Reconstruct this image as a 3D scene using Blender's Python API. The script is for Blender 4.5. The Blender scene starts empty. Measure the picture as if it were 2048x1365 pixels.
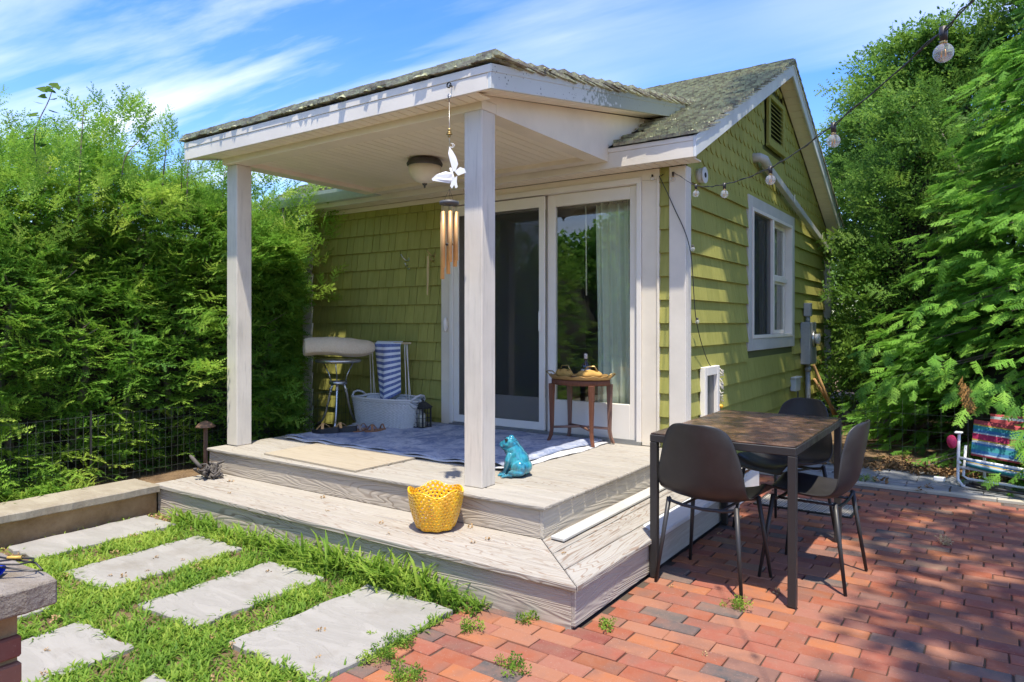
import bpy, math, random
import numpy as np
from mathutils import Vector, Matrix, Euler
random.seed(7)
rng = np.random.default_rng(7)
R = math.radians
S = bpy.context.scene
COL = S.collection

# ------------------------------------------------------------------ camera
CAM = Vector((1.4789, -2.6291, 1.32))
cam = bpy.data.cameras.new('camera')
co = bpy.data.objects.new('camera', cam)
COL.objects.link(co)
co.location = CAM
co.rotation_euler = (R(90), 0, R(34.5))
cam.sensor_width = 36
cam.lens = 1400 / 2048 * 36
cam.shift_y = -36 / 2048
cam.clip_start = 0.05
cam.clip_end = 2000
S.camera = co

# ------------------------------------------------------------------ light
SUN = Vector((0.75, -1.0, 3.8)).normalized()      # direction towards the sun
sun = bpy.data.lights.new('sun', 'SUN')
sun.energy = 2.5
sun.angle = R(0.9)
sun.color = (1.0, 0.93, 0.80)
so = bpy.data.objects.new('sun', sun)
COL.objects.link(so)
so.rotation_euler = SUN.to_track_quat('Z', 'Y').to_euler()
W = bpy.data.worlds.new('World')
S.world = W
W.use_nodes = True
nt = W.node_tree
nt.nodes.clear()
wo = nt.nodes.new('ShaderNodeOutputWorld')
bg = nt.nodes.new('ShaderNodeBackground')
sky = nt.nodes.new('ShaderNodeTexSky')
sky.sky_type = 'NISHITA'
sky.sun_disc = False
sky.sun_elevation = math.asin(SUN.z)
sky.sun_rotation = math.atan2(SUN.x, SUN.y)
sky.air_density = 1.0
sky.dust_density = 0.6
sky.ozone_density = 2.5
bg.inputs['Strength'].default_value = 0.15
# high thin cirrus, laid out on a flat layer far overhead
tc = nt.nodes.new('ShaderNodeTexCoord')
sep = nt.nodes.new('ShaderNodeSeparateXYZ')
nt.links.new(tc.outputs['Generated'], sep.inputs[0])
def wmath(op, a, b=None, clamp=False):
    n = nt.nodes.new('ShaderNodeMath'); n.operation = op; n.use_clamp = clamp
    for i, v in enumerate((a, b)):
        if v is None: continue
        if isinstance(v, (int, float)): n.inputs[i].default_value = v
        else: nt.links.new(v, n.inputs[i])
    return n.outputs[0]
zz = wmath('MAXIMUM', wmath('ADD', sep.outputs[2], 0.12), 0.05)
u = wmath('DIVIDE', sep.outputs[0], zz)
v = wmath('DIVIDE', sep.outputs[1], zz)
cb = nt.nodes.new('ShaderNodeCombineXYZ')
nt.links.new(u, cb.inputs[0]); nt.links.new(v, cb.inputs[1])
mp = nt.nodes.new('ShaderNodeMapping')
mp.inputs['Rotation'].default_value = (0, 0, R(-38))
mp.inputs['Scale'].default_value = (0.55, 1.9, 1)
mp.inputs['Location'].default_value = (0.35, 1.1, 0)
nt.links.new(cb.outputs[0], mp.inputs[0])
n1 = nt.nodes.new('ShaderNodeTexNoise')
n1.inputs['Scale'].default_value = 0.75; n1.inputs['Detail'].default_value = 9
n1.inputs['Roughness'].default_value = 0.56; n1.inputs['Distortion'].default_value = 0.6
nt.links.new(mp.outputs[0], n1.inputs['Vector'])
n2 = nt.nodes.new('ShaderNodeTexNoise')
n2.inputs['Scale'].default_value = 0.42; n2.inputs['Detail'].default_value = 3
nt.links.new(cb.outputs[0], n2.inputs['Vector'])
cl = wmath('MULTIPLY', wmath('MULTIPLY', wmath('SUBTRACT', n1.outputs[0], 0.43), 4.6, True),
           wmath('MULTIPLY', wmath('SUBTRACT', n2.outputs[0], 0.40), 4.5, True), True)
cl = wmath('MULTIPLY', wmath('ADD', cl, wmath('MULTIPLY', wmath('SUBTRACT', n1.outputs[0], 0.4), 0.35, True)), 0.85, True)
cl = wmath('MULTIPLY', cl, wmath('MULTIPLY', wmath('ADD', sep.outputs[2], 0.02), 8.0, True))
hs = nt.nodes.new('ShaderNodeHueSaturation')
hs.inputs['Hue'].default_value = 0.519
hs.inputs['Saturation'].default_value = 1.36
hs.inputs['Value'].default_value = 0.86
nt.links.new(sky.outputs[0], hs.inputs['Color'])
mx = nt.nodes.new('ShaderNodeMix'); mx.data_type = 'RGBA'
mx.inputs['B'].default_value = (3.3, 3.45, 3.9, 1)
nt.links.new(cl, mx.inputs['Factor'])
nt.links.new(hs.outputs[0], mx.inputs['A'])
nt.links.new(mx.outputs['Result'], bg.inputs['Color'])
nt.links.new(bg.outputs[0], wo.inputs[0])
S.view_settings.view_transform = 'Standard'
S.view_settings.look = 'None'
S.view_settings.exposure = 1.55
S.view_settings.gamma = 1.0
S.view_settings.use_curve_mapping = False
S.cycles.max_bounces = 12
S.cycles.diffuse_bounces = 7
S.cycles.transparent_max_bounces = 12
S.cycles.use_denoising = True

# ------------------------------------------------------------------ materials
class Mat:
    def __init__(s, name, rough=0.6, spec=0.4):
        s.m = bpy.data.materials.new(name); s.m.use_nodes = True
        s.nt = s.m.node_tree; s.b = s.nt.nodes['Principled BSDF']
        s.b.inputs['Roughness'].default_value = rough
        s.b.inputs['Specular IOR Level'].default_value = spec
        s._h = None
    def n(s, t): return s.nt.nodes.new(t)
    def lk(s, a, b): s.nt.links.new(a, b)
    def setv(s, sock, v):
        if hasattr(v, 'is_output') or hasattr(v, 'links'): s.lk(v, sock)
        elif isinstance(v, (tuple, list)) and len(v) == 3 and sock.type == 'RGBA': sock.default_value = (*v, 1)
        else: sock.default_value = v
    def coord(s, kind='Object', scale=(1, 1, 1), rot=(0, 0, 0), rand=True):
        t = s.n('ShaderNodeTexCoord'); m = s.n('ShaderNodeMapping')
        m.inputs['Scale'].default_value = scale; m.inputs['Rotation'].default_value = rot
        out = t.outputs[kind]
        if rand:
            a = s.n('ShaderNodeVectorMath'); a.operation = 'ADD'
            oi = s.n('ShaderNodeObjectInfo')
            k = s.n('ShaderNodeVectorMath'); k.operation = 'SCALE'
            c = s.n('ShaderNodeCombineXYZ')
            s.lk(oi.outputs['Random'], c.inputs[0]); s.lk(oi.outputs['Random'], c.inputs[1]); s.lk(oi.outputs['Random'], c.inputs[2])
            s.lk(c.outputs[0], k.inputs[0]); k.inputs['Scale'].default_value = 37.0
            s.lk(out, a.inputs[0]); s.lk(k.outputs[0], a.inputs[1]); out = a.outputs[0]
        s.lk(out, m.inputs[0]); return m.outputs[0]
    def rand(s): return s.n('ShaderNodeObjectInfo').outputs['Random']
    def noise(s, co, scale=5, detail=4, rough=0.55, dist=0.0):
        n = s.n('ShaderNodeTexNoise'); s.lk(co, n.inputs['Vector'])
        n.inputs['Scale'].default_value = scale; n.inputs['Detail'].default_value = detail
        n.inputs['Roughness'].default_value = rough; n.inputs['Distortion'].default_value = dist
        return n.outputs[0]
    def vor(s, co, scale=5, feat='F1', out='Distance'):
        n = s.n('ShaderNodeTexVoronoi'); s.lk(co, n.inputs['Vector']); n.feature = feat
        n.inputs['Scale'].default_value = scale; return n.outputs[out]
    def math(s, op, a, b=0.0, clamp=False):
        n = s.n('ShaderNodeMath'); n.operation = op; n.use_clamp = clamp
        s.setv(n.inputs[0], a)
        if b is not None: s.setv(n.inputs[1], b)
        return n.outputs[0]
    def ramp(s, f, stops, interp='LINEAR'):
        n = s.n('ShaderNodeValToRGB'); s.lk(f, n.inputs[0]); n.color_ramp.interpolation = interp
        e = n.color_ramp.elements
        while len(e) < len(stops): e.new(0.5)
        for i, (p, c) in enumerate(stops):
            e[i].position = p
            if isinstance(c, (int, float)): c = (c, c, c)
            e[i].color = (*c, 1)
        return n.outputs[0]
    def mix(s, f, a, b, mode='MIX'):
        n = s.n('ShaderNodeMix'); n.data_type = 'RGBA'; n.blend_type = mode
        s.setv(n.inputs['Factor'], f); s.setv(n.inputs['A'], a); s.setv(n.inputs['B'], b)
        return n.outputs['Result']
    def color(s, c): s.setv(s.b.inputs['Base Color'], c); return s
    def rough(s, c): s.setv(s.b.inputs['Roughness'], c); return s
    def bump(s, h, strength=0.5, dist=0.01):
        n = s.n('ShaderNodeBump'); n.inputs['Strength'].default_value = strength
        n.inputs['Distance'].default_value = dist; s.lk(h, n.inputs['Height'])
        if s._h is not None: s.lk(s._h, n.inputs['Normal'])
        s._h = n.outputs[0]; s.lk(s._h, s.b.inputs['Normal']); return s

def grain_wood(name, axis, paint=(0.60, 0.57, 0.52), bare=(0.34, 0.20, 0.11), wear=0.5, grey=0.0, sc=1.0):
    """weathered white-washed softwood, the grain running along axis"""
    M = Mat(name, 0.75, 0.25)
    st = [13.0, 13.0, 13.0]; st[axis] = 1.5
    c = M.coord(scale=tuple(v * sc for v in st))
    g = M.noise(c, 0.55, 2, 0.45, 0.5)
    lines = M.math('SINE', M.math('MULTIPLY', g, 130.0))
    st2 = [60.0, 60.0, 60.0]; st2[axis] = 2.5
    fib = M.noise(M.coord(scale=tuple(st2)), 1.0, 4, 0.6)
    st3 = [3.0, 3.0, 3.0]; st3[axis] = 0.8
    patch = M.noise(M.coord(scale=tuple(st3)), 1.3, 5, 0.6)
    l = M.ramp(lines, [(0.70, 0.0), (0.92, 1.0)])
    w = M.ramp(patch, [(wear - 0.10, 0.0), (wear + 0.12, 1.0)])
    f = M.math('MULTIPLY', l, M.math('ADD', M.math('MULTIPLY', w, 0.66), 0.10), True)
    base = M.mix(M.ramp(fib, [(0.3, 0.0), (0.72, 1.0)]), paint, tuple(v * 0.78 for v in paint))
    bare2 = M.mix(M.ramp(fib, [(0.35, 0), (0.7, 1)]), bare, tuple(v * 0.6 for v in bare))
    f2 = M.math('MAXIMUM', f, M.math('MULTIPLY', M.ramp(fib, [(0.58, 0), (0.7, 1)]), M.math('MULTIPLY', w, 0.6)))
    col = M.mix(f2, base, bare2)
    r = M.rand()
    col = M.mix(M.math('MULTIPLY', r, 0.25), col, (0.42, 0.40, 0.36))
    M.color(col)
    M.bump(M.math('ADD', M.math('MULTIPLY', lines, -0.4), fib), 0.45, 0.004)
    return M.m

def paint(name, c, rough=0.45, var=0.06, bs=0.15, scale=8, axis=None):
    M = Mat(name, rough, 0.4)
    co_ = M.coord(scale=(1, 1, 1))
    n = M.noise(co_, scale * 0.3, 5, 0.6)
    d = tuple(max(0, v * (1 - var * 3)) for v in c)
    st = [40.0, 40.0, 40.0]
    if axis is not None: st[axis] = 3.0
    cc_ = M.mix(M.ramp(n, [(0.4, 0), (0.75, 1)]), c, d)
    if axis is not None:
        cc_ = M.mix(M.ramp(M.noise(M.coord(scale=tuple(st)), 1.0, 5, .65), [(.52, 0), (.72, .55)]), cc_, tuple(v * .62 for v in c))
    M.color(cc_)
    M.bump(M.noise(M.coord(scale=tuple(st)), 1.0, 4), bs, 0.003)
    return M.m

def metal(name, c, rough=0.35, metallic=0.9):
    M = Mat(name, rough, 0.5); M.b.inputs['Metallic'].default_value = metallic
    n = M.noise(M.coord(), 25, 4)
    M.color(M.mix(n, c, tuple(v * 0.75 for v in c)))
    M.rough(M.ramp(n, [(0.3, rough * 0.8), (0.7, min(1, rough * 1.3))]))
    return M.m

def plastic(name, c, rough=0.4, spec=0.5):
    M = Mat(name, rough, spec)
    n = M.noise(M.coord(), 14, 5)
    M.color(M.mix(M.ramp(n, [(0.45, 0), (0.8, 0.35)]), c, tuple(min(1, v * 1.25 + 0.02) for v in c)))
    M.bump(M.noise(M.coord(), 120, 2), 0.06, 0.002)
    return M.m

def glass_pane(name, tint=(0.9, 0.93, 0.92), ior=1.9, haze=0.0):
    m = bpy.data.materials.new(name); m.use_nodes = True; t = m.node_tree; t.nodes.clear()
    o = t.nodes.new('ShaderNodeOutputMaterial'); mixn = t.nodes.new('ShaderNodeMixShader')
    fr = t.nodes.new('ShaderNodeFresnel'); gi = t.nodes.new('ShaderNodeNewGeometry'); mr = t.nodes.new('ShaderNodeMapRange')
    mr.inputs['To Min'].default_value = ior; mr.inputs['To Max'].default_value = 1 / ior
    t.links.new(gi.outputs['Backfacing'], mr.inputs['Value']); t.links.new(mr.outputs[0], fr.inputs[0])
    tr = t.nodes.new('ShaderNodeBsdfTransparent'); tr.inputs[0].default_value = (*tint, 1)
    gl = t.nodes.new('ShaderNodeBsdfGlossy'); gl.inputs['Roughness'].default_value = 0.004
    hz_ = t.nodes.new('ShaderNodeMixShader'); hz_.inputs[0].default_value = haze; hd_ = t.nodes.new('ShaderNodeBsdfDiffuse'); hd_.inputs[0].default_value = (.9, .9, .9, 1)
    t.links.new(tr.outputs[0], hz_.inputs[1]); t.links.new(hd_.outputs[0], hz_.inputs[2])
    t.links.new(fr.outputs[0], mixn.inputs[0]); t.links.new(hz_.outputs[0], mixn.inputs[1]); t.links.new(gl.outputs[0], mixn.inputs[2])
    t.links.new(mixn.outputs[0], o.inputs[0]); return m

# ------------------------------------------------------------------ object helpers
def empty(name, loc=(0, 0, 0), rz=0.0, label=None, cat=None, group=None, kind=None):
    o = bpy.data.objects.new(name, None); COL.objects.link(o)
    o.empty_display_size = 0.1
    o.location = loc; o.rotation_euler = (0, 0, rz)
    tag(o, label, cat, group, kind); return o
def tag(o, label=None, cat=None, group=None, kind=None):
    if label: o['label'] = label
    if cat: o['category'] = cat
    if group: o['group'] = group
    if kind: o['kind'] = kind
    return o
def wloc(o):
    v = Vector((0, 0, 0))
    while o is not None: v += Vector(o.location); o = o.parent
    return v

class MB:
    """collects shapes (vertices and faces) for ONE mesh object"""
    def __init__(s): s.v = []; s.f = []; s.sm = []; s.uv = None
    def add(s, vs, fs, smooth=False):
        k = len(s.v); s.v += [tuple(p) for p in vs]
        s.f += [tuple(i + k for i in q) for q in fs]; s.sm += [smooth] * len(fs); return s
    def box(s, a, b, rz=0.0, piv=None):
        x0, y0, z0 = a; x1, y1, z1 = b
        vs = [(x0, y0, z0), (x1, y0, z0), (x1, y1, z0), (x0, y1, z0), (x0, y0, z1), (x1, y0, z1), (x1, y1, z1), (x0, y1, z1)]
        if rz:
            p = piv or ((x0 + x1) / 2, (y0 + y1) / 2); c, q = math.cos(rz), math.sin(rz)
            vs = [(p[0] + (x - p[0]) * c - (y - p[1]) * q, p[1] + (x - p[0]) * q + (y - p[1]) * c, z) for x, y, z in vs]
        return s.add(vs, [(0, 3, 2, 1), (4, 5, 6, 7), (0, 1, 5, 4), (1, 2, 6, 5), (2, 3, 7, 6), (3, 0, 4, 7)])
    def hexa(s, p): return s.add(p, [(0, 3, 2, 1), (4, 5, 6, 7), (0, 1, 5, 4), (1, 2, 6, 5), (2, 3, 7, 6), (3, 0, 4, 7)])
    def bar(s, a, b, w, h, up=(0, 0, 1)):
        a = Vector(a); b = Vector(b); d = (b - a).normalized(); u = Vector(up)
        if abs(d.dot(u)) > 0.98: u = Vector((1, 0, 0))
        r = d.cross(u).normalized() * w / 2; u = r.cross(d).normalized() * h / 2
        return s.hexa([a - r - u, a + r - u, b + r - u, b - r - u, a - r + u, a + r + u, b + r + u, b - r + u])
    def tube(s, pts, rad, n=8, cap=True):
        P = [Vector(p) for p in pts]; m = len(P)
        rd = rad if isinstance(rad, (list, tuple)) else [rad] * m
        vs = []; prev = None
        for i in range(m):
            d = (P[min(i + 1, m - 1)] - P[max(i - 1, 0)]).normalized()
            if prev is None:
                u = Vector((0, 0, 1)) if abs(d.z) < 0.9 else Vector((1, 0, 0))
                prev = d.cross(u).normalized()
            r1 = (prev - d * prev.dot(d)).normalized(); prev = r1; r2 = d.cross(r1)
            for k in range(n):
                t = 2 * math.pi * k / n
                vs.append(P[i] + (r1 * math.cos(t) + r2 * math.sin(t)) * rd[i])
        fs = [(i * n + k, i * n + (k + 1) % n, (i + 1) * n + (k + 1) % n, (i + 1) * n + k) for i in range(m - 1) for k in range(n)]
        s.add(vs, fs, True)
        if cap:
            k0 = len(s.v) - len(vs)
            s.f.append(tuple(k0 + i for i in range(n))[::-1]); s.sm.append(False)
            s.f.append(tuple(k0 + (m - 1) * n + i for i in range(n))); s.sm.append(False)
        return s
    def lathe(s, prof, n=24, c=(0, 0, 0), sx=1.0, sy=1.0, cap=True):
        vs = [(c[0] + r * math.cos(2 * math.pi * k / n) * sx, c[1] + r * math.sin(2 * math.pi * k / n) * sy, c[2] + z) for r, z in prof for k in range(n)]
        m = len(prof)
        fs = [(i * n + k, i * n + (k + 1) % n, (i + 1) * n + (k + 1) % n, (i + 1) * n + k) for i in range(m - 1) for k in range(n)]
        s.add(vs, fs, True)
        if cap:
            k0 = len(s.v) - len(vs)
            if prof[0][0] > 1e-4: s.f.append(tuple(k0 + i for i in range(n))[::-1]); s.sm.append(False)
            if prof[-1][0] > 1e-4: s.f.append(tuple(k0 + (m - 1) * n + i for i in range(n))); s.sm.append(False)
        return s
    def prism(s, poly, fn, t0, t1):
        """poly: 2D points; fn(u, v, t) -> 3D point"""
        n = len(poly)
        vs = [fn(u_, v_, t0) for u_, v_ in poly] + [fn(u_, v_, t1) for u_, v_ in poly]
        fs = [tuple(range(n))[::-1], tuple(range(n, 2 * n))] + [(i, (i + 1) % n, n + (i + 1) % n, n + i) for i in range(n)]
        return s.add(vs, fs)
    def grid(s, fn, nu, nv, closed_u=False, smooth=True):
        vs = [fn(i / (nu if closed_u else nu - 1), j / (nv - 1)) for j in range(nv) for i in range(nu)]
        fs = []
        for j in range(nv - 1):
            for i in range(nu if closed_u else nu - 1):
                a = j * nu + i; b = j * nu + (i + 1) % nu
                fs.append((a, b, b + nu, a + nu))
        return s.add(vs, fs, smooth)
    def ball(s, c, r, n=12, m=8, sc=(1, 1, 1)):
        return s.grid(lambda u_, v_: (c[0] + sc[0] * r * math.sin(math.pi * v_) * math.cos(2 * math.pi * u_),
                                      c[1] + sc[1] * r * math.sin(math.pi * v_) * math.sin(2 * math.pi * u_),
                                      c[2] - sc[2] * r * math.cos(math.pi * v_)), n, m, True)
    def mesh(s, name, mat, off=(0, 0, 0)):
        me = bpy.data.meshes.new(name)
        me.from_pydata([(x - off[0], y - off[1], z - off[2]) for x, y, z in s.v], [], s.f)
        me.polygons.foreach_set('use_smooth', s.sm); me.materials.append(mat); me.update(); return me
    def build(s, name, mat, parent=None, bevel=0.0, solid=0.0, sub=0, local=False, seg=1, weld=False):
        off = (0, 0, 0) if (local or parent is None) else wloc(parent)
        me = s.mesh(name, mat, off)
        o = bpy.data.objects.new(name, me); COL.objects.link(o)
        if parent is not None: o.parent = parent
        if weld:
            w = o.modifiers.new('weld', 'WELD'); w.merge_threshold = 0.0004
        if solid:
            d = o.modifiers.new('solid', 'SOLIDIFY'); d.thickness = abs(solid); d.offset = 0 if solid > 0 else -1
        if sub:
            d = o.modifiers.new('sub', 'SUBSURF'); d.levels = sub; d.render_levels = sub
        if bevel:
            d = o.modifiers.new('bevel', 'BEVEL'); d.width = bevel; d.segments = seg; d.limit_method = 'ANGLE'; d.angle_limit = R(40)
        return o
def place(me, name, parent, loc, rot=(0, 0, 0), scale=(1, 1, 1)):
    """one more object of shared mesh data, loc given in the parent's space"""
    o = bpy.data.objects.new(name, me); COL.objects.link(o)
    o.parent = parent; o.location = loc; o.rotation_euler = rot; o.scale = scale; return o
def smooth_mesh_np(name, V, Fc, mat, parent=None, off=None):
    """fast mesh from numpy: V (n,3), Fc (m,k) all faces with k corners"""
    if off is not None: V = V - np.array(off)
    me = bpy.data.meshes.new(name); n, k = len(Fc), Fc.shape[1]
    me.vertices.add(len(V)); me.vertices.foreach_set('co', V.astype(np.float32).ravel())
    me.loops.add(n * k); me.loops.foreach_set('vertex_index', Fc.astype(np.int32).ravel())
    me.polygons.add(n); me.polygons.foreach_set('loop_start', np.arange(0, n * k, k, dtype=np.int32))
    me.update(calc_edges=True)
    me.materials.append(mat)
    o = bpy.data.objects.new(name, me); COL.objects.link(o)
    if parent is not None: o.parent = parent
    return o
def lerp(a, b, t): return a + (b - a) * t
# ================================================================== MATERIALS of the building
M_white = paint('white_paint', (0.74, 0.68, 0.58), 0.5, 0.05, 0.2)
M_post = paint('post_paint', (0.66, 0.61, 0.52), 0.6, 0.06, 0.9, axis=2)
M_trimcream = paint('cream_trim', (0.80, 0.72, 0.58), 0.5, 0.05, 0.15)
M_soffit = paint('soffit_vinyl', (0.87, 0.78, 0.62), 0.45, 0.03, 0.08)
M_vinyl = paint('door_vinyl', (0.82, 0.77, 0.68), 0.35, 0.03, 0.05)
def mildew():
    M = Mat('mildewed_fascia', 0.5)
    c = M.coord(scale=(1, 1, 1), rand=False)
    sp = M.vor(c, 46); sz = M.noise(c, 9, 3)
    d = M.math('LESS_THAN', sp, M.math('MULTIPLY', M.math('SUBTRACT', sz, 0.40, True), 0.9))
    t = M.n('ShaderNodeTexCoord'); sx = M.n('ShaderNodeSeparateXYZ'); M.lk(t.outputs['Object'], sx.inputs[0])
    more = M.ramp(M.math('ADD', M.math('MULTIPLY', sx.outputs[1], 0.42), M.math('MULTIPLY', M.noise(c, 30, 4), 0.9)), [(0.95, 0.0), (1.45, 1.0)])
    col = M.mix(M.math('MULTIPLY', d, 0.85), (0.60, 0.62, 0.58), (0.06, 0.07, 0.06))
    col = M.mix(M.math('MULTIPLY', more, 0.75), col, (0.20, 0.23, 0.16))
    M.color(col); return M.m
M_mildew = mildew()
def siding():
    M = Mat('green_siding', 0.62, 0.3)
    c = M.coord(scale=(22, 22, 0.7)); n = M.noise(c, 1.6, 5, 0.6)
    n2 = M.noise(M.coord(rand=False), 1.2, 3); r = M.rand()
    col = M.mix(M.ramp(n, [(0.3, 0), (0.75, 1)]), (0.295, 0.29, 0.066), (0.415, 0.385, 0.105))
    col = M.mix(M.math('MULTIPLY', r, 0.45), col, (0.215, 0.222, 0.055))
    col = M.mix(M.ramp(n2, [(0.5, 0), (0.8, 0.35)]), col, (0.42, 0.36, 0.11))
    M.color(col); M.bump(M.noise(M.coord(scale=(70, 70, 2.5)), 1, 4), 0.55, 0.004); return M.m
M_siding = siding()
def cedar():
    M = Mat('mossy_cedar_shingle', 0.9, 0.15)
    c = M.coord(scale=(1, 1, 1), rand=False)
    n = M.noise(c, 14, 6, 0.65); big = M.noise(c, 2.2, 3); r = M.rand()
    base = M.mix(r, (0.16, 0.145, 0.115), (0.31, 0.28, 0.225))
    f = M.ramp(M.math('ADD', n, M.math('MULTIPLY', big, 0.45)), [(0.64, 0), (0.78, 1)])
    lich = M.mix(M.noise(c, 40, 3), (0.50, 0.50, 0.36), (0.34, 0.36, 0.21))
    M.color(M.mix(f, base, lich))
    M.bump(M.noise(c, 60, 6, 0.7), 0.9, 0.012); return M.m
M_cedar = cedar()
def mossm():
    M = Mat('lichen_moss', 0.95, 0.1)
    c = M.coord(rand=False)
    M.color(M.ramp(M.noise(c, 30, 4), [(0.3, (0.15, 0.16, 0.08)), (0.5, (0.31, 0.32, 0.19)), (0.7, (0.46, 0.47, 0.36))]))
    M.bump(M.noise(c, 160, 4), 0.8, 0.006); return M.m
M_moss = mossm()
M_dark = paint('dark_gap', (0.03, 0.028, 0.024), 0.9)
M_sheath = paint('sheathing', (0.10, 0.11, 0.04), 0.9)
M_roofdeck = paint('roof_deck_board', (0.22, 0.19, 0.15), 0.9)
M_gutter = metal('gutter_metal', (0.62, 0.66, 0.66), 0.35, 0.35)
M_glass = glass_pane('window_glass', (0.92, 0.95, 0.93), 1.8)
M_glass_dark = glass_pane('screened_glass', (0.35, 0.35, 0.34), 1.9)
M_wall_in = paint('interior_wall', (0.30, 0.28, 0.25), 0.9)
M_floor_in = paint('interior_floor', (0.18, 0.13, 0.09), 0.5)

# ================================================================== COTTAGE
g = -0.43          # gable wall plane (x)
wy = 2.42          # porch side wall plane (y)
XL = -4.73         # far left corner
YB = 7.70          # back corner
cot = empty('cottage', (g, wy, 0), label='small green shingled cottage with a mossy wood shingle roof', cat='cottage')

# --- wall cores (with openings for the sliding door and the window)
DX0, DX1, DZ0, DZ1 = -2.70, -0.64, 0.36, 2.42
WY0, WY1, WZ0, WZ1 = 4.11, 5.70, 1.18, 2.42
t = 0.10
fw = MB()
fw.box((XL, wy, -0.1), (DX0, wy + t, 2.52)).box((DX0, wy, DZ1), (DX1, wy + t, 2.52)).box((DX1, wy, -0.1), (g, wy + t, 2.52)).box((DX0, wy, -0.1), (DX1, wy + t, DZ0))
FW = fw.build('porch_side_wall', M_sheath, cot)
gw = MB()
gw.box((g - t, wy + t, -0.1), (g, WY0, 2.50)).box((g - t, WY1, -0.1), (g, YB, 2.50))
gw.box((g - t, WY0, -0.1), (g, WY1, WZ0)).box((g - t, WY0, WZ1), (g, WY1, 2.50))
gw.prism([(wy, 2.501), (YB, 2.501), (5.06, 3.86)], lambda a_, b_, q: (q, a_, b_), g - t, g)
GW = gw.build('gable_wall', M_sheath, cot)
bw = MB().box((XL, YB, -0.1), (g, YB + t, 2.5)).box((XL - t, wy, -0.1), (XL, YB, 2.5))
bw.build('back_wall', M_siding, cot)
rm = MB().box((XL, wy + t, 0.30), (g - t, YB, 0.36)); rm.build('inside_floor', M_floor_in, cot)
rm = MB().box((XL, wy + t, 2.505), (g - t, YB, 2.53)); rm.build('inside_ceiling', M_wall_in, cot)
rm = MB().box((XL + 0.01, 5.9, 0.36), (g - t - 0.01, 5.95, 2.5)).box((-3.2, wy + t + .01, 0.36), (-3.15, 5.9, 2.5)); rm.build('inside_wall', M_wall_in, cot)

# --- shingles of the porch side wall and gable wall (courses every 17.8 cm)
def course_shingle(w, h, th=0.028):
    # local: x along, z up, outward is -y ; tapered, thick at the butt
    m = MB().hexa([(0, -th, 0), (w, -th, 0), (w, 0, 0), (0, 0, 0), (0, -0.003, h), (w, -0.003, h), (w, 0, h), (0, 0, h)])
    return m
WIDTHS = [0.085, 0.10, 0.115, 0.13, 0.145, 0.165]
SH = {w_: course_shingle(w_ - 0.0055, 0.20).mesh('shingle', M_siding) for w_ in WIDTHS}
GWID = [0.24, 0.30, 0.36]
SHG = {w_: course_shingle(w_ - 0.002, 0.20, 0.032).mesh('shingle', M_siding) for w_ in GWID}
ZC = [0.43 + 0.178 * k for k in range(-2, 12)]
ox, oy = cot.location[0], cot.location[1]
def run(x0, x1, widths):
    out = []; x = x0; 
    while x < x1 - 0.01:
        w_ = random.choice(widths)
        if x + w_ > x1 - 0.03: w_ = None
        out.append((x, w_)); 
        if w_ is None: break
        x += w_
    return out
for zi, z in enumerate(ZC):
    if z > 0.2:
        for (x0, x1) in ((-4.60, -2.775), (-0.612, -0.535)):
            for x, w_ in run(x0 + (0.0 if zi % 2 else 0.02) * 0, x1, WIDTHS):
                lo = z + random.uniform(-0.0015, 0.0015)
                if w_ is None:
                    wr = x1 - x
                    me = course_shingle(wr - 0.003, 0.20).mesh('shingle', M_siding)
                else: me = SH[w_]
                place(me, 'shingle', FW, (x - ox, wy - 0.001 - oy, lo), (0, 0, 0))
    # gable: runs along +y, outward +x
    segs = [(wy + 0.09, 7.60)]
    if z + 0.19 > 1.056 and z < 2.52: segs = [(wy + 0.09, 4.0), (5.82, 7.60)]
    for (y0, y1) in segs:
        for y, w_ in run(y0, y1, GWID):
            me = SHG[w_] if w_ else course_shingle(y1 - y - 0.002, 0.20, 0.032).mesh('shingle', M_siding)
            place(me, 'shingle', GW, (g + 0.001 - ox, y - oy, z), (0, 0, R(90)))
# --- fish-scale shingles in the gable triangle
def scallop(w, h, th=0.012):
    pts = [(0, h), (0, w * 0.55)]
    for k in range(1, 8):
        a_ = math.pi + math.pi * k / 8
        pts.append((w / 2 + math.cos(a_) * w / 2, w * 0.55 + math.sin(a_) * w * 0.55))
    pts += [(w, w * 0.55), (w, h)]
    return MB().prism([(p, q) for p, q in pts], lambda p, q, t_: (p, -t_ * (1.25 - q / h) - 0.001, q), 0.0, th * 1.3)
SC = scallop(0.128, 0.235).mesh('scalloped_shingle', M_siding)
rake_z = lambda y: 2.56 + 0.485 * (min(y, 10.12 - y) - 2.30)
def poly_clip(poly, inside, inter):
    out = []
    for i in range(len(poly)):
        a_, b_ = poly[i], poly[(i + 1) % len(poly)]
        if inside(a_): out.append(a_)
        if inside(a_) != inside(b_): out.append(inter(a_, b_))
    return out
for r_ in range(11):
    z = 2.44 + 0.13 * r_
    y = wy + 0.02 + (0.065 if r_ % 2 else 0)
    while y < YB:
        top = min(rake_z(y), rake_z(y + 0.128))
        vent = (4.60 < y + 0.128 and y < 5.36 and z + 0.2 > 3.10 and z < 3.72)
        if top > z + 0.03 and not vent:
            if z + 0.235 < top: me = SC
            else:
                k = scallop(0.128, 0.235)
                k.v = [(a_, b_, min(c_, max(0.02, (rake_z(y + a_) + 0.03) - z))) for a_, b_, c_ in k.v]
                me = k.mesh('scalloped_shingle', M_siding)
            place(me, 'scalloped_shingle', GW, (g + 0.004 - ox, y - oy, z), (0, 0, R(90)))
        y += 0.1305

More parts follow.
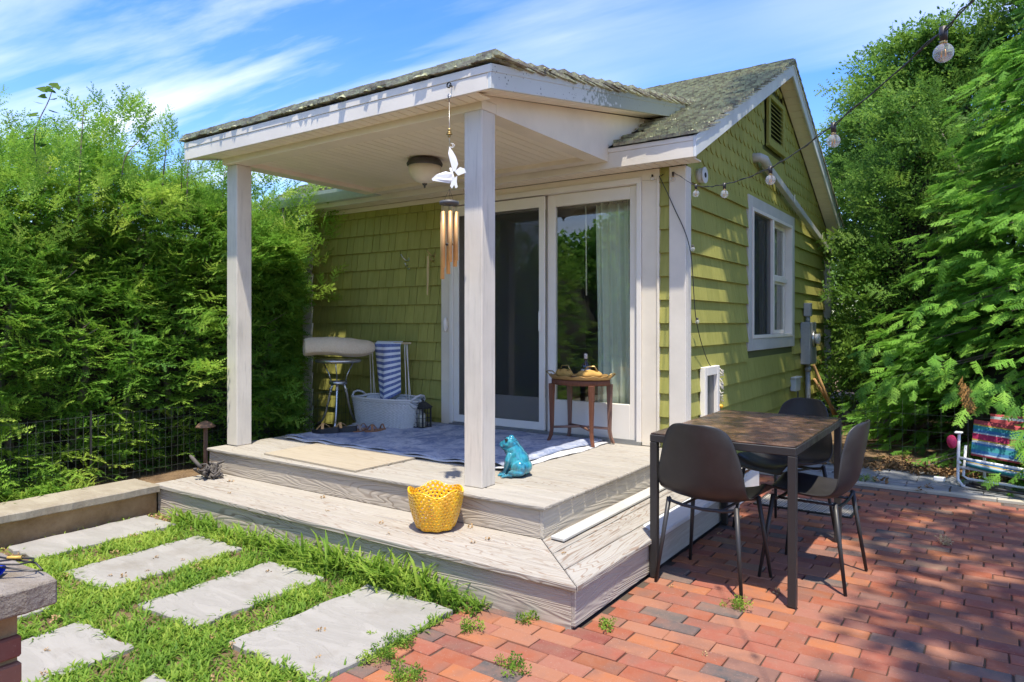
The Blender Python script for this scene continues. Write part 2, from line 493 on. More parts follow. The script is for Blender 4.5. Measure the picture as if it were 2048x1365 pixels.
# --- corner boards and trims
cb_ = MB().box((g - 0.105, wy - 0.028, 0.376), (g + 0.026, wy - 0.001, 2.495)).box((g + 0.001, wy - 0.0005, 0.02), (g + 0.026, wy + 0.085, 2.495))
cb_.build('corner_board', M_white, cot, bevel=0.003)
MB().box((XL - 0.03, wy - 0.025, 0.0), (XL + 0.125, wy - 0.001, 2.495)).build('corner_board', M_white, cot, bevel=0.003)
MB().box((g + 0.001, YB - 0.10, 0.0), (g + 0.028, YB + 0.02, 2.45)).build('corner_board', M_white, cot, bevel=0.003)
MB().box((XL + 0.10, wy - 0.03, 2.455), (-2.775, wy - 0.002, 2.499)).build('frieze_board', M_trimcream, cot, bevel=0.003)

# --- sliding door: casing, frame, two panels
door = MB()
door.box((-2.775, wy - 0.03, 0.376), (-2.665, wy - 0.001, 2.415)).box((-0.755, wy - 0.03, 0.376), (-0.612, wy - 0.001, 2.415))
door.box((-2.775, wy - 0.032, 2.416), (-0.612, wy - 0.001, 2.497)).box((-0.628, wy - 0.045, 0.376), (-0.610, wy - 0.031, 2.44))
door.build('door_casing', M_trimcream, cot, bevel=0.003)
SD = MB().box((-2.664, wy - 0.045, 0.40), (-2.625, wy + 0.08, 2.40)).box((-0.795, wy - 0.045, 0.40), (-0.757, wy + 0.08, 2.40)) \
    .box((-2.664, wy - 0.045, 2.401), (-0.757, wy + 0.08, 2.445)).build('sliding_door', M_vinyl, cot, bevel=0.002)
MB().box((-2.664, wy - 0.055, 0.377), (-0.757, wy + 0.08, 0.399)).box((-2.624, wy - 0.05, 0.400), (-0.796, wy - 0.042, 0.412)).build('threshold', metal('sill_metal', (0.35, 0.36, 0.36), 0.4, 0.6), SD)
def dpanel(x0, x1, y, st, bot, gm, nm):
    f_ = MB().box((x0, y, 0.402), (x0 + st, y + 0.04, 2.398)).box((x1 - st, y, 0.402), (x1, y + 0.04, 2.398))
    f_.box((x0 + st, y, 0.402), (x1 - st, y + 0.04, 0.402 + bot)).box((x0 + st, y, 2.398 - 0.10), (x1 - st, y + 0.04, 2.398))
    f_.build(nm, M_vinyl, SD, bevel=0.003)
    MB().box((x0 + st - .003, y + 0.018, 0.402 + bot - .003), (x1 - st + .003, y + 0.022, 2.301)).build('glass_pane', gm, SD)
dpanel(-1.635, -0.797, wy + 0.010, 0.078, 0.275, M_glass, 'door_panel')
dpanel(-2.624, -1.60, wy + 0.052, 0.078, 0.275, M_glass, 'door_panel')
# insect screen in front of the left panel
scm = bpy.data.materials.new('insect_screen'); scm.use_nodes = True; T_ = scm.node_tree; T_.nodes.clear()
o_ = T_.nodes.new('ShaderNodeOutputMaterial'); mi_ = T_.nodes.new('ShaderNodeMixShader'); tr_ = T_.nodes.new('ShaderNodeBsdfTransparent'); df_ = T_.nodes.new('ShaderNodeBsdfPrincipled')
df_.inputs['Base Color'].default_value = (0.035, 0.036, 0.036, 1); df_.inputs['Roughness'].default_value = 0.6
mi_.inputs[0].default_value = 0.36; T_.links.new(tr_.outputs[0], mi_.inputs[1]); T_.links.new(df_.outputs[0], mi_.inputs[2]); T_.links.new(mi_.outputs[0], o_.inputs[0])
sf = MB(); x0, x1, y = -2.622, -1.637, wy - 0.035
sf.box((x0, y, 0.413), (x0 + 0.06, y + 0.02, 2.39)).box((x1 - 0.055, y, 0.413), (x1, y + 0.02, 2.39)).box((x0 + .06, y, 0.413), (x1 - .055, y + 0.02, 0.48)).box((x0 + .06, y, 2.30), (x1 - .055, y + 0.02, 2.39))
sf.build('screen_frame', M_vinyl, SD, bevel=0.002)
MB().box((x0 + .058, y + 0.009, 0.478), (x1 - .053, y + 0.011, 2.302)).build('insect_screen', scm, SD)
MB().box((x1 - 0.05, y - 0.022, 1.25), (x1 - 0.03, y - 0.0005, 1.42)).build('door_pull', M_vinyl, SD, bevel=0.006)
kn = MB().ball((-2.70, wy - 0.055, 1.305), 0.036, 14, 10, (0.45, 0.8, 1.9)); kn.build('alarm_sensor', M_vinyl, cot)
# curtain behind the right pane + wand
def curtain_mat(name, a_, b_):
    M = Mat(name, 0.85, 0.1)
    n_ = M.noise(M.coord(scale=(14, 14, 0.4), rand=False), 1.5, 3)
    M.color(M.mix(M.ramp(n_, [(0.35, 0), (0.65, 1)]), a_, b_)); return M.m
cur = MB().grid(lambda u_, v_: (lerp(-1.24, -0.80, u_) + 0.01 * math.sin(v_ * 5), wy + 0.16 + 0.028 * math.sin(u_ * 34) + 0.01 * math.sin(u_ * 71), lerp(0.42, 2.40, v_)), 90, 8)
cur.build('curtain', curtain_mat('sage_curtain', (0.68, 0.72, 0.58), (0.84, 0.84, 0.72)), cot, solid=0.003)
MB().tube([(-1.33, wy + 0.13, 2.3), (-1.325, wy + 0.13, 1.55)], 0.006, 6).build('curtain_wand', M_white, cot)
MB().box((-2.6, wy + 0.15, 2.30), (-0.7, wy + 0.20, 2.45)).build('blind_rail', M_wall_in, cot)

# --- main roof
SL = 0.485; EY = 2.15; EZ = 2.64; RY = 5.06; RZ = EZ + SL * (RY - EY); RX = -0.24; LX = -4.95
LZ = EY + 2 * (RY - EY)
rf = MB()
def mrz(y): return EZ + SL * (min(y, 2 * RY - y) - EY)
rf.prism([(EY + .021, EZ - 0.05), (RY, RZ - 0.06), (LZ - .021, EZ - 0.05), (LZ - .021, EZ - 0.005), (RY, RZ - 0.015), (EY + .021, EZ - 0.005)], lambda a_, b_, q: (q, a_, b_), LX, RX - 0.022)
ROOF = rf.build('roof', M_roofdeck, cot)
MB().box((LX, EY, 2.49), (RX - 0.021, EY + 0.02, 2.605)).box((LX, EY - 0.004, 2.606), (RX - 0.0205, EY + 0.02, 2.640)).build('eave_fascia', M_white, cot, bevel=0.002)
MB().box((LX, LZ - 0.02, 2.49), (RX - 0.021, LZ, 2.62)).build('eave_fascia', M_white, cot, bevel=0.002)
rk = MB()
rk.prism([(EY - 0.0, 2.49), (RY, 2.49 + SL * (RY - EY)), (RY, RZ), (EY, EZ)], lambda a_, b_, q: (q, a_, b_), RX - 0.02, RX)
rk.prism([(RY, 2.49 + SL * (RY - EY)), (LZ, 2.49), (LZ, EZ), (RY, RZ)], lambda a_, b_, q: (q, a_, b_), RX - 0.02, RX)
rk.prism([(EY - 0.004, EZ - 0.045), (RY, RZ - 0.045), (RY, RZ + 0.004), (EY - .004, EZ)], lambda a_, b_, q: (q, a_, b_), RX + 0.001, RX + 0.007)
rk.prism([(RY, RZ - 0.045), (LZ, EZ - 0.045), (LZ, EZ), (RY, RZ + 0.004)], lambda a_, b_, q: (q, a_, b_), RX + 0.001, RX + 0.007)
rk.build('rake_board', paint('rake_paint', (0.66, 0.69, 0.68), 0.5, 0.08, 0.2), cot, bevel=0.002)
# soffit of the rake overhang: one vinyl board after another up the slope
n_ = 28
for side in (0, 1):
    for k in range(n_):
        y0 = lerp(EY + 0.03, RY, k / n_); y1 = lerp(EY + 0.03, RY, (k + 1) / n_) - 0.007
        z0, z1 = 2.515 + SL * (y0 - EY), 2.515 + SL * (y1 - EY)
        if side: y0, y1 = 2 * RY - y0, 2 * RY - y1
        m_ = MB().hexa([(g + 0.024, y0, z0), (RX - 0.022, y0, z0), (RX - 0.022, y1, z1), (g + 0.024, y1, z1), (g + 0.024, y0, z0 + 0.01), (RX - 0.022, y0, z0 + 0.01), (RX - 0.022, y1, z1 + 0.01), (g + 0.024, y1, z1 + 0.01)])
        m_.build('soffit_board', M_soffit, cot)
# soffit under the eave, boards across it
x = LX + 0.02
while x < RX - 0.06:
    w_ = 0.075
    MB().box((x, EY + 0.021, 2.500), (x + w_ - 0.006, wy - 0.033, 2.510)).build('soffit_board', M_soffit, cot)
    x += w_
MB().box((LX, EY + 0.021, 2.511), (RX - .12, wy, 2.52)).build('soffit_backing', M_dark, cot)
MB().box((RX - .118, EY + .021, 2.4975), (RX - .0215, EY + .07, 2.53)).build('eave_return', M_white, cot)
# gutter along the left part of the eave
def gut(a_, b_, q): return (q, a_, b_)
gp = [(2.148, 2.635), (2.148, 2.53), (2.075, 2.53), (2.05, 2.57), (2.035, 2.60), (2.03, 2.635), (2.037, 2.635), (2.046, 2.602), (2.082, 2.54), (2.14, 2.54), (2.14, 2.635)]
MB().prism(gp, gut, -5.0, -3.31).build('gutter', M_gutter, cot)

# shingles: each one of the part of the slope in view, the rest joined
def roof_sh(w, L=0.30, th=0.048):
    k = MB(); j = [random.uniform(-0.004, 0.004) for _ in range(8)]
    k.hexa([(0, 0 + j[0], 0.024), (w, 0 + j[1], 0.024), (w, L, 0), (0, L, 0), (0, 0 + j[0], th + j[2]), (w, 0 + j[1], th + j[3]), (w, L, 0.004), (0, L, 0.004)])
    return k
RW = [0.10, 0.125, 0.15, 0.18]
RS = {w_: [roof_sh(w_ - 0.005).mesh('roof_shingle', M_cedar) for _ in range(3)] for w_ in RW}
ang = math.atan(SL); ex = 0.128
rest = MB()
nrow = int(math.hypot(RY - EY, RZ - EZ) / ex)
def put_rest(k, w, x, y, z, a_):
    ca, sa = math.cos(a_), math.sin(a_)
    b = len(rest.v)
    m = roof_sh(w)
    rest.add([(x + p, y + q * ca - r * sa, z + q * sa + r * ca) for p, q, r in m.v], m.f)
moss = MB()
def mossy(x, y, z, r):
    a0 = random.uniform(0, 6.28); vs = []
    for k in range(5):
        a_ = a0 + k * 1.2566; q = r * random.uniform(0.6, 1.3); vs.append((x + q * math.cos(a_), y + q * math.sin(a_), z - r * 0.3))
    vs.append((x + random.uniform(-.3, .3) * r, y + random.uniform(-.3, .3) * r, z + r * random.uniform(0.4, 0.9)))
    moss.add(vs, [(k, (k + 1) % 5, 5) for k in range(5)], True)
for r_ in range(nrow + 1):
    s_ = r_ * ex - 0.013
    y = EY + s_ * math.cos(ang); z = EZ + s_ * math.sin(ang) - 0.014
    tilt = ang - 0.06
    xr = RX + 0.02
    xvis = -0.95 if y < 3.35 else -2.0
    x = xr
    while x > LX:
        w_ = random.choice(RW); x -= w_
        sy_ = min(1.0, max(.3, (math.hypot(RY - y, RZ - z)) / .30))
        if x > xvis: place(random.choice(RS[w_]), 'roof_shingle', ROOF, (x - ox, y - oy, z + random.uniform(0, 0.006)), (tilt + random.uniform(-.01, .02), random.uniform(-.012, .012), 0), (1, sy_, 1))
        elif (y < 3.3 and x < -3.7) or (x > -2.6 and y > 3.3 and sy_ > .95): put_rest(0, w_ - 0.005, x, y, z, tilt)
        if x > -2.2 and random.random() < 0.95:
            for _ in range(random.choice((5, 7, 9, 12))):
                qx, qy = random.uniform(0, w_), random.uniform(0, 0.115) * math.cos(ang)
                if random.random() < 0.75: qy = random.uniform(0.001, 0.016)
                mossy(x + qx, y + qy, z + 0.043 + qy * math.tan(tilt), random.uniform(0.005, 0.013))
# ridge caps
x = RX + 0.02
while x > -3.4:
    for sgn in (1, -1):
        ca, sa = math.cos(ang - 0.03), math.sin(ang - 0.03)
        L_ = 0.10; zr = RZ - 0.010
        k = MB().hexa([(x - 0.26, RY, zr), (x, RY, zr + 0.018), (x, RY - sgn * L_ * ca, zr + 0.018 - L_ * sa), (x - 0.26, RY - sgn * L_ * ca, zr - L_ * sa),
                       (x - 0.26, RY, zr + 0.018), (x, RY, zr + 0.036), (x, RY - sgn * L_ * ca, zr + 0.036 - L_ * sa), (x - 0.26, RY - sgn * L_ * ca, zr + 0.018 - L_ * sa)])
        k.build('ridge_cap', M_cedar, cot)
    x -= 0.17
ro = rest.build('roof_shingles', M_cedar, ROOF); ro['kind'] = 'stuff'
# back slope shingle sheet seen edge on along the far rake
bs = MB()
for r_ in range(nrow + 1):
    s_ = r_ * ex - 0.035; y = LZ - s_ * math.cos(ang); z = EZ + s_ * math.sin(ang) + 0.006
    ca, sa = math.cos(ang - 0.06), math.sin(ang - 0.06); L_ = min(.3, max(.05, (y - RY) / math.cos(ang)))
    bs.hexa([(RX + .02, y, z), (LX, y, z), (LX, y - L_ * ca, z + L_ * sa), (RX + .02, y - L_ * ca, z + L_ * sa), (RX + .02, y, z + .02), (LX, y, z + .02), (LX, y - L_ * ca, z + L_ * sa + .004), (RX + .02, y - L_ * ca, z + L_ * sa + .004)])
k = bs.build('roof_shingles', M_cedar, ROOF); k['kind'] = 'stuff'

# --- gable vent
V_ = MB(); vy0, vy1, vz0, vz1 = 4.66, 5.30, 3.14, 3.66
hv = lambda y: 3.62
V_.box((g + .018, vy0, vz0), (g + .05, vy0 + .06, vz1)).box((g + .018, vy1 - .06, vz0), (g + .05, vy1, vz1)).box((g + .018, vy0 + .06, vz0), (g + .05, vy1 - .06, vz0 + .06)).box((g + .018, vy0 + .06, vz1 - .05), (g + .05, vy1 - .06, vz1))
V_.box((g + .018, vy0 - .02, vz0 - .03), (g + .06, vy1 + .02, vz0 - .001))
VO = V_.build('gable_vent', M_siding, cot, bevel=0.003)
MB().box((g + .002, vy0 + .06, vz0 + .06), (g + .01, vy1 - .06, vz1 - .05)).build('vent_backing', M_dark, VO)
for k in range(9):
    z = vz0 + 0.075 + k * 0.044
    MB().hexa([(g + .012, vy0 + .061, z + .022), (g + .044, vy0 + .061, z - .008), (g + .044, vy1 - .061, z - .008), (g + .012, vy1 - .061, z + .022),
               (g + .012, vy0 + .061, z + .029), (g + .044, vy0 + .061, z - .001), (g + .044, vy1 - .061, z - .001), (g + .012, vy1 - .061, z + .029)]).build('louver_slat', M_siding, VO)

# --- window in the gable wall
WN = MB().box((g + .001, 4.00, 1.056), (g + .034, 4.11, 2.525)).box((g + .001, 5.70, 1.056), (g + .034, 5.82, 2.525)).box((g + .001, 4.111, 2.42), (g + .034, 5.699, 2.525)).box((g + .001, 4.111, 1.056), (g + .034, 5.699, 1.17))
WN = WN.build('window', paint('window_trim', (0.52, 0.50, 0.45), 0.5, 0.08, 0.2), cot, bevel=0.004)
fr = MB().box((g - .07, 4.112, 1.171), (g + .042, 4.15, 2.419)).box((g - .07, 5.655, 1.171), (g + .042, 5.698, 2.419)).box((g - .07, 4.15, 2.385), (g + .042, 5.655, 2.419)).box((g - .07, 4.15, 1.171), (g + .042, 5.655, 1.205)).box((g - .02, 4.84, 1.205), (g + .042, 4.895, 2.385))
fr.build('window_frame', M_white, WN, bevel=0.002)
MB().box((g + .012, 4.149, 1.204), (g + .015, 4.841, 2.386)).build('insect_screen', scm, WN)
MB().box((g - .032, 4.149, 1.204), (g - .028, 4.841, 2.386)).build('pane', M_glass, WN)
sa_ = MB()
y0, y1 = 4.896, 5.64
for z0, z1 in ((1.206, 1.78), (1.80, 2.384)):
    sa_.box((g - .052, y0, z0), (g - .03, y0 + .04, z1)).box((g - .052, y1 - .05, z0), (g - .03, y1, z1)).box((g - .052, y0 + .04, z0), (g - .03, y1 - .05, z0 + .04)).box((g - .052, y0 + .04, z1 - .04), (g - .03, y1 - .05, z1))
sa_.box((g - .03, y0, 1.765), (g - .005, y1, 1.815))
sa_.build('sash', M_white, WN, bevel=0.002)
MB().box((g - .044, y0 + .038, 1.24), (g - .040, y1 - .048, 2.35)).build('pane', M_glass, WN)
cu2 = MB().grid(lambda u_, v_: (g - 0.14 + 0.02 * math.sin(u_ * 26) + 0.012 * math.sin(u_ * 60 + v_), lerp(4.12, 4.9, u_), lerp(1.1, 2.46, v_)), 60, 6)
cu2.build('curtain', curtain_mat('blue_grey_curtain', (0.12, 0.15, 0.22), (0.30, 0.34, 0.42)), cot, solid=0.003)
cu2 = MB().grid(lambda u_, v_: (g - 0.14 + 0.02 * math.sin(u_ * 20), lerp(5.3, 5.72, u_), lerp(1.1, 2.46, v_)), 40, 4)
cu2.build('curtain', curtain_mat('white_curtain', (0.62, 0.60, 0.55), (0.74, 0.72, 0.68)), cot, solid=0.003)

# --- downspout: elbow out of the wall, slanting run, drop at the corner
DS = MB().tube([(g + .0, 4.20, 2.90), (g + .07, 4.21, 2.90), (g + .10, 4.27, 2.885), (g + .10, 4.40, 2.84)], 0.045, 12)
DS.bar((g + .09, 4.33, 2.86), (g + .09, 7.60, 2.28), 0.055, 0.075)
DS.bar((g + .09, 7.60, 2.30), (g + .05, 7.66, 2.12), 0.055, 0.075)
DS.bar((g + .06, 7.655, 2.14), (g + .06, 7.655, 0.05), 0.06, 0.075)
DS.build('downspout', paint('downspout_paint', (0.50, 0.49, 0.44), 0.45, 0.1, 0.1), cot, bevel=0.006)
for y, z in ((5.4, 2.672), (6.9, 2.405)):
    MB().bar((g + .128, y - .01, z - .04), (g + .128, y + .01, z + .045), 0.02, 0.004, (1, 0, 0)).build('pipe_strap', M_white, cot)
# round junction box high by the corner
MB().grid(lambda u_, v_: (0, 0, 0), 2, 2)
jb = MB(); c_ = (g + .02, 2.66, 2.46)
for (x0, x1, r_) in ((0.0, 0.05, 0.055), (0.05, 0.062, 0.062)):
    jb.tube([(c_[0] + x0, c_[1], c_[2]), (c_[0] + x1, c_[1], c_[2])], r_, 20)
JB = jb.build('junction_box', paint('grey_box', (0.62, 0.62, 0.60), 0.5), cot)
MB().tube([(c_[0] + .0625, c_[1], c_[2]), (c_[0] + .065, c_[1], c_[2])], 0.02, 14).build('socket', M_dark, JB)
# pet door
PD = MB(); y0, y1, z0, z1, xx = 2.70, 3.05, 0.42, 0.975, g + .022
PD.box((xx, y0, z0), (xx + .045, y0 + .055, z1)).box((xx, y1 - .055, z0), (xx + .045, y1, z1)).box((xx, y0 + .055, z1 - .07), (xx + .045, y1 - .055, z1)).box((xx, y0 + .055, z0), (xx + .045, y1 - .055, z0 + .06))
PD = PD.build('pet_door', M_vinyl, cot, bevel=0.004)
MB().box((xx + .005, y0 + .055, z0 + .06), (xx + .015, y1 - .055, z1 - .07)).build('flap', plastic('smoke_flap', (0.10, 0.10, 0.10), 0.3), PD)

# ================================================================== PORCH ROOF with posts
PX0, PX1, PY0 = -3.68, -0.74, 0.40
ps = 0.183
por = empty('porch_roof', (PX1, PY0, 0.375), label='white porch canopy with mossy shingles on two square posts', cat='porch')
PE = 3.46
def pz(y): return 2.716 + ps * (y - PY0)
sl = MB().prism([(PY0 + .02, pz(PY0) - 0.06), (PE, pz(PE) - 0.06), (PE, pz(PE) - 0.012), (PY0 + .02, pz(PY0) - 0.012)], lambda a_, b_, q: (q, a_, b_), PX0 + .02, PX1 - .02)
PR = sl.build('roof_deck', M_roofdeck, por)
MB().box((PX0 + .021, PY0, 2.58), (PX1 - .021, PY0 + .019, 2.667)).box((PX0 + .0, PY0 - .004, 2.668), (PX1 - .0, PY0 + .019, 2.712)).build('front_fascia', M_white, por, bevel=0.002)
for xf, s_ in ((PX1, 1), (PX0, -1)):
    b_ = MB()
    b_.prism([(PY0 + .0, 2.58), (PE - .0, 2.58 + ps * (PE - PY0)), (PE, pz(PE) - .044), (PY0, pz(PY0) - .044)], lambda a_, c2, q: (q, a_, c2), xf - .02 * s_, xf)
    b_.prism([(PY0 - .003, pz(PY0) - .047), (PE, pz(PE) - .047), (PE, pz(PE) - .003), (PY0 - .003, pz(PY0) - .003)], lambda a_, c2, q: (q, a_, c2), xf - .02 * s_, xf + .004 * s_)
    b_.build('rake_fascia', M_mildew, por, bevel=0.0015)
# sloping soffit strips
for xa, xb in ((-0.918, PX1 - .021), (PX0 + .021, -3.432)):
    y = PY0 + 0.02
    while y < 3.0:
        y1 = y + 0.10
        z0, z1 = 2.590 + ps * (y - PY0), 2.590 + ps * (y1 - .005 - PY0)
        MB().hexa([(xa, y, z0), (xb, y, z0), (xb, y1 - .005, z1), (xa, y1 - .005, z1), (xa, y, z0 + .008), (xb, y, z0 + .008), (xb, y1 - .005, z1 + .008), (xa, y1 - .005, z1 + .008)]).build('soffit_board', M_soffit, por)
        y = y1
x = -3.43
while x < -0.93:
    MB().box((x, PY0 + .02, 2.585), (x + .070, .558, 2.592)).build('soffit_board', M_soffit, por)
    x += 0.0757
MB().box((-3.45, PY0 + .02, 2.5935), (-.93, .56, 2.60)).build('soffit_backing', M_dark, por)
# ceiling planks
x = -3.298; k = 0
while x < -1.05:
    w_ = 0.0785
    MB().box((x, .701, 2.575), (min(x + w_ - .004, -1.052), 2.03, 2.585)).build('ceiling_plank', M_soffit, por)
    x += w_
MB().box((-3.30, .70, 2.5865), (-1.05, 2.03, 2.595)).build('ceiling_backing', M_dark, por)
# beams
MB().box((-3.43, .56, 2.54), (-.92, .70, 2.600)).build('front_beam', M_trimcream, por, bevel=0.003)
MB().prism([(.701, 2.54), (2.149, 2.54), (2.149, 2.615 + .02), (3.0, 3.05), (.701, 2.59 + ps * .3)], lambda a_, c2, q: (q, a_, c2), -3.43, -3.30).build('side_beam', M_trimcream, por)
MB().prism([(.56, 2.601), (.701, 2.601), (.701, 2.54), (2.149, 2.54), (2.149, 2.65), (2.99, 3.055), (.56, 2.59 + ps * .16)], lambda a_, c2, q: (q, a_, c2), -1.05, -.921).build('side_beam', M_trimcream, por)
MB().box((-3.299, 2.03, 2.54), (-1.051, 2.137, 2.60)).build('rear_beam', M_trimcream, por, bevel=0.003)
for xa, ya in ((-1.05, .56), (-3.43, .60)):
    MB().box((xa, ya, 0.376), (xa + .13, ya + .13, 2.539)).build('post', M_post, por, bevel=0.004)
# shingles on the porch roof: right edge and front edge in view, the rest joined
pa = math.atan(ps); rest = MB()
nr = int((PE + .3 - PY0) / ex)
for r_ in range(nr + 1):
    s_ = r_ * ex - 0.014; y = PY0 + s_ * math.cos(pa); z = pz(PY0) + s_ * math.sin(pa) - 0.012
    tilt = pa - 0.055
    x = PX1 + 0.03
    while x > PX0 - .03:
        w_ = random.choice(RW)
        if x - w_ < PX0 - .03: w_ = max(0.05, x - PX0 + .03)
        x -= w_
        if (x > -1.35 or r_ == 0) and w_ in RS:
            jt = random.uniform(-.006, 0.003)
            place(random.choice(RS[w_]), 'roof_shingle', PR, (x - PX1, y - PY0 - jt, z - .375 + random.uniform(0, .012)), (tilt + random.uniform(0, .03), random.uniform(-.02, .02), 0))
        else: put_rest(0, w_ - .005, x, y, z, tilt)
        if r_ == 0:
            put_rest(0, w_ - .005, x + .03, y + .004, z + .020, tilt + .02); put_rest(0, w_ - .012, x + .01, y + .03, z + .036, tilt + .03)
        nm = 12 if r_ < 1 else (5 if r_ < 3 else (4 if x > -1.3 else 1))
        for _ in range(nm):
            qx, qy = random.uniform(0, w_), random.uniform(.002, .10)
            mossy(x + qx, y + qy, z + .036 + qy * math.tan(tilt), random.uniform(.008, .034 if r_ < 1 else (.022 if r_ < 3 else .016)))
k = rest.build('roof_shingles', M_cedar, PR); k['kind'] = 'stuff'
# stepped shingle ends showing above the right rake
for r_ in range(nr + 1):
    s_ = r_ * ex + 0.01; y = PY0 + s_ * math.cos(pa); z = pz(PY0) + s_ * math.sin(pa) + 0.03
    k = MB().hexa([(-.9, y, z), (PX1 + .015, y, z - .012), (PX1 + .015, y + .2, z + .012), (-.9, y + .2, z + .03), (-.9, y, z + .02), (PX1 + .015, y, z + .006), (PX1 + .015, y + .2, z + .026), (-.9, y + .2, z + .045)])
    k.build('roof_shingle', M_cedar, PR)
k = moss.build('moss', M_moss, por); k['kind'] = 'stuff'
# screw eye and hook carrying the chime
MB().tube([(-1.008, .399, 2.64), (-1.008, .375, 2.64)], .004, 8).tube([(-1.008 + .014 * math.cos(a_ * .7), .372, 2.64 + .014 * math.sin(a_ * .7)) for a_ in range(10)], .004, 6).build('screw_eye', metal('dark_hook', (.05, .05, .05), .5), por)

# ================================================================== DECK
dk = empty('wooden_deck', (0, 0, 0), label='weathered white-washed wooden deck with a wide lower step', cat='deck')
W_X = grain_wood('deck_wood_x', 0, paint=(0.385, 0.35, 0.295), bare=(0.20, 0.105, 0.05), wear=0.45, sc=1.35)
W_Y = grain_wood('deck_wood_y', 1, paint=(0.375, 0.35, 0.305), bare=(0.20, 0.105, 0.05), wear=0.45, sc=1.35)
W_RX = grain_wood('riser_wood_x', 0, paint=(0.47, 0.41, 0.33), bare=(0.16, 0.10, 0.06), wear=0.50, sc=1.3)
W_RY = grain_wood('riser_wood_y', 1, paint=(0.45, 0.40, 0.33), bare=(0.22, 0.16, 0.11), wear=0.60, sc=1.3)
W_UP = grain_wood('deck_wood_up', 0, paint=(0.385, 0.355, 0.30), bare=(0.22, 0.14, 0.085), wear=0.55, sc=1.4)
W_PNT = paint('painted_board', (0.62, 0.64, 0.66), 0.5, 0.05, 0.3, axis=1)
# lower front tread: three boards with a mitred right end
for (a_, b_) in ((-.02, .124), (.131, .282), (.289, .448)):
    xr = lambda y: .02 - (y + .02)
    MB().prism([(-3.345, a_), (xr(a_) - .002, a_), (xr(b_) - .002, b_), (-3.345, b_)], lambda p, q, t_: (p, q, t_), .172, .20).build('plank', W_X, dk, bevel=0.004)
yend = 2.38
for (a_, b_) in ((.02, -.124), (-.131, -.282), (-.289, -.452)):
    yl = lambda x_: -.02 + (.02 - x_)
    if a_ == .02:
        MB().prism([(a_, yl(a_) + .003), (a_, .86), (b_, .98), (b_, yl(b_) + .003)], lambda p, q, t_: (p, q, t_), .172, .20).build('plank', W_Y, dk, bevel=0.004)
        MB().prism([(a_, .863), (a_, yend), (b_, yend), (b_, .983)], lambda p, q, t_: (p, q, t_), .171, .202).build('plank', W_PNT, dk, bevel=0.006)
    else:
        MB().prism([(a_, yl(a_) + .003), (a_, yend), (b_, yend), (b_, yl(b_) + .003)], lambda p, q, t_: (p, q, t_), .172, .20).build('plank', W_Y, dk, bevel=0.003)
MB().box((-3.33, 0.0, -.02), (-.0205, .02, .171)).build('riser_board', W_RX, dk, bevel=0.002)
MB().box((-.02, 0.0005, .012), (0.0, .86, .171)).build('riser_board', W_RY, dk, bevel=0.002)
MB().box((-.02, .862, .012), (-.001, yend, .170)).build('riser_board', grain_wood('riser_plain', 1, paint=(.42, .38, .33), bare=(.3, .25, .2), wear=.75), dk, bevel=0.002)
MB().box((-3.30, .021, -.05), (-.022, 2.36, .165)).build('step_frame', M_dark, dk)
# upper deck: boards run along x, ends open to the right
y = .45; k = 0
ys = [.45]
while y < wy - .04:
    w_ = .152 if k == 0 else .139
    y1 = min(y + w_ - .007, wy - .035)
    b = MB().box((-3.43, y if k else .427, .352), (-.418 - random.uniform(0, .004), y1, .375 + random.uniform(-.0006, .0006)))
    b.build('plank', W_UP, dk, bevel=.010 if k else .008, seg=3)
    y += w_; k += 1
MB().box((-3.42, .447, .2005), (-.4605, .467, .351)).build('riser_board', W_RX, dk, bevel=.002)
MB().box((-.46, .4475, .2005), (-.44, 2.385, .351)).build('riser_board', grain_wood('riser_r', 1, paint=(.56, .50, .40), bare=(.34, .26, .18), wear=.66), dk, bevel=.002)
MB().box((-3.42, .468, .2005), (-3.40, 2.385, .351)).build('riser_board', W_RY, dk)
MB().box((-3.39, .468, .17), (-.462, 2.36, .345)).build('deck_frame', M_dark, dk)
# loose pieces lying on it
k = MB(); bx = [(-.404, .462), (-.318, .452), (-.337, 2.15), (-.423, 2.16)]
k.prism(bx, lambda p, q, t_: (p, q, t_), .2065, .222)
k.build('loose_board', paint('white_board', (.52, .51, .47), .5), None, bevel=.003)
tag(bpy.data.objects['loose_board'], 'long white trim board lying on the side step of the deck', 'board')
k = MB().prism([(-2.83, .50), (-1.84, .452), (-1.82, .99), (-2.84, 1.02)], lambda p, q, t_: (p, q, t_), .3765, .3885)
k.build('plywood_sheet', grain_wood('plywood', 0, paint=(.41, .345, .245), bare=(.34, .25, .15), wear=.55, sc=.7), None, bevel=.001)
tag(bpy.data.objects['plywood_sheet'], 'pale plywood sheet lying on the deck in front of the blue rug', 'plywood sheet')
# ================================================================== GROUND
def soilm():
    M = Mat('soil', 0.95, 0.1)
    c = M.coord(rand=False)
    n = M.noise(c, 6, 7, 0.65); n2 = M.noise(c, 60, 4, 0.7)
    col = M.mix(M.ramp(n, [(0.35, 0), (0.65, 1)]), (0.13, 0.085, 0.05), (0.24, 0.16, 0.09))
    col = M.mix(M.ramp(n2, [(0.55, 0), (0.68, 1)]), col, (0.30, 0.21, 0.13))
    M.color(col); M.bump(n2, 0.9, 0.02); return M.m
M_soil = soilm()
gm = MB().box((-400, -400, -0.30), (400, 400, -0.052))
gr = gm.build('ground', M_soil); tag(gr, 'bare brown soil under the garden', kind='structure')
k = MB().prism([(-3.45, -4.5), (-.545, -4.5), (-.545, .0), (-3.45, .0)], lambda p, q, t_: (p, q, t_), -.05, -.012).build('garden_soil', M_soil)
tag(k, 'brown soil between the pale paving slabs', kind='structure')
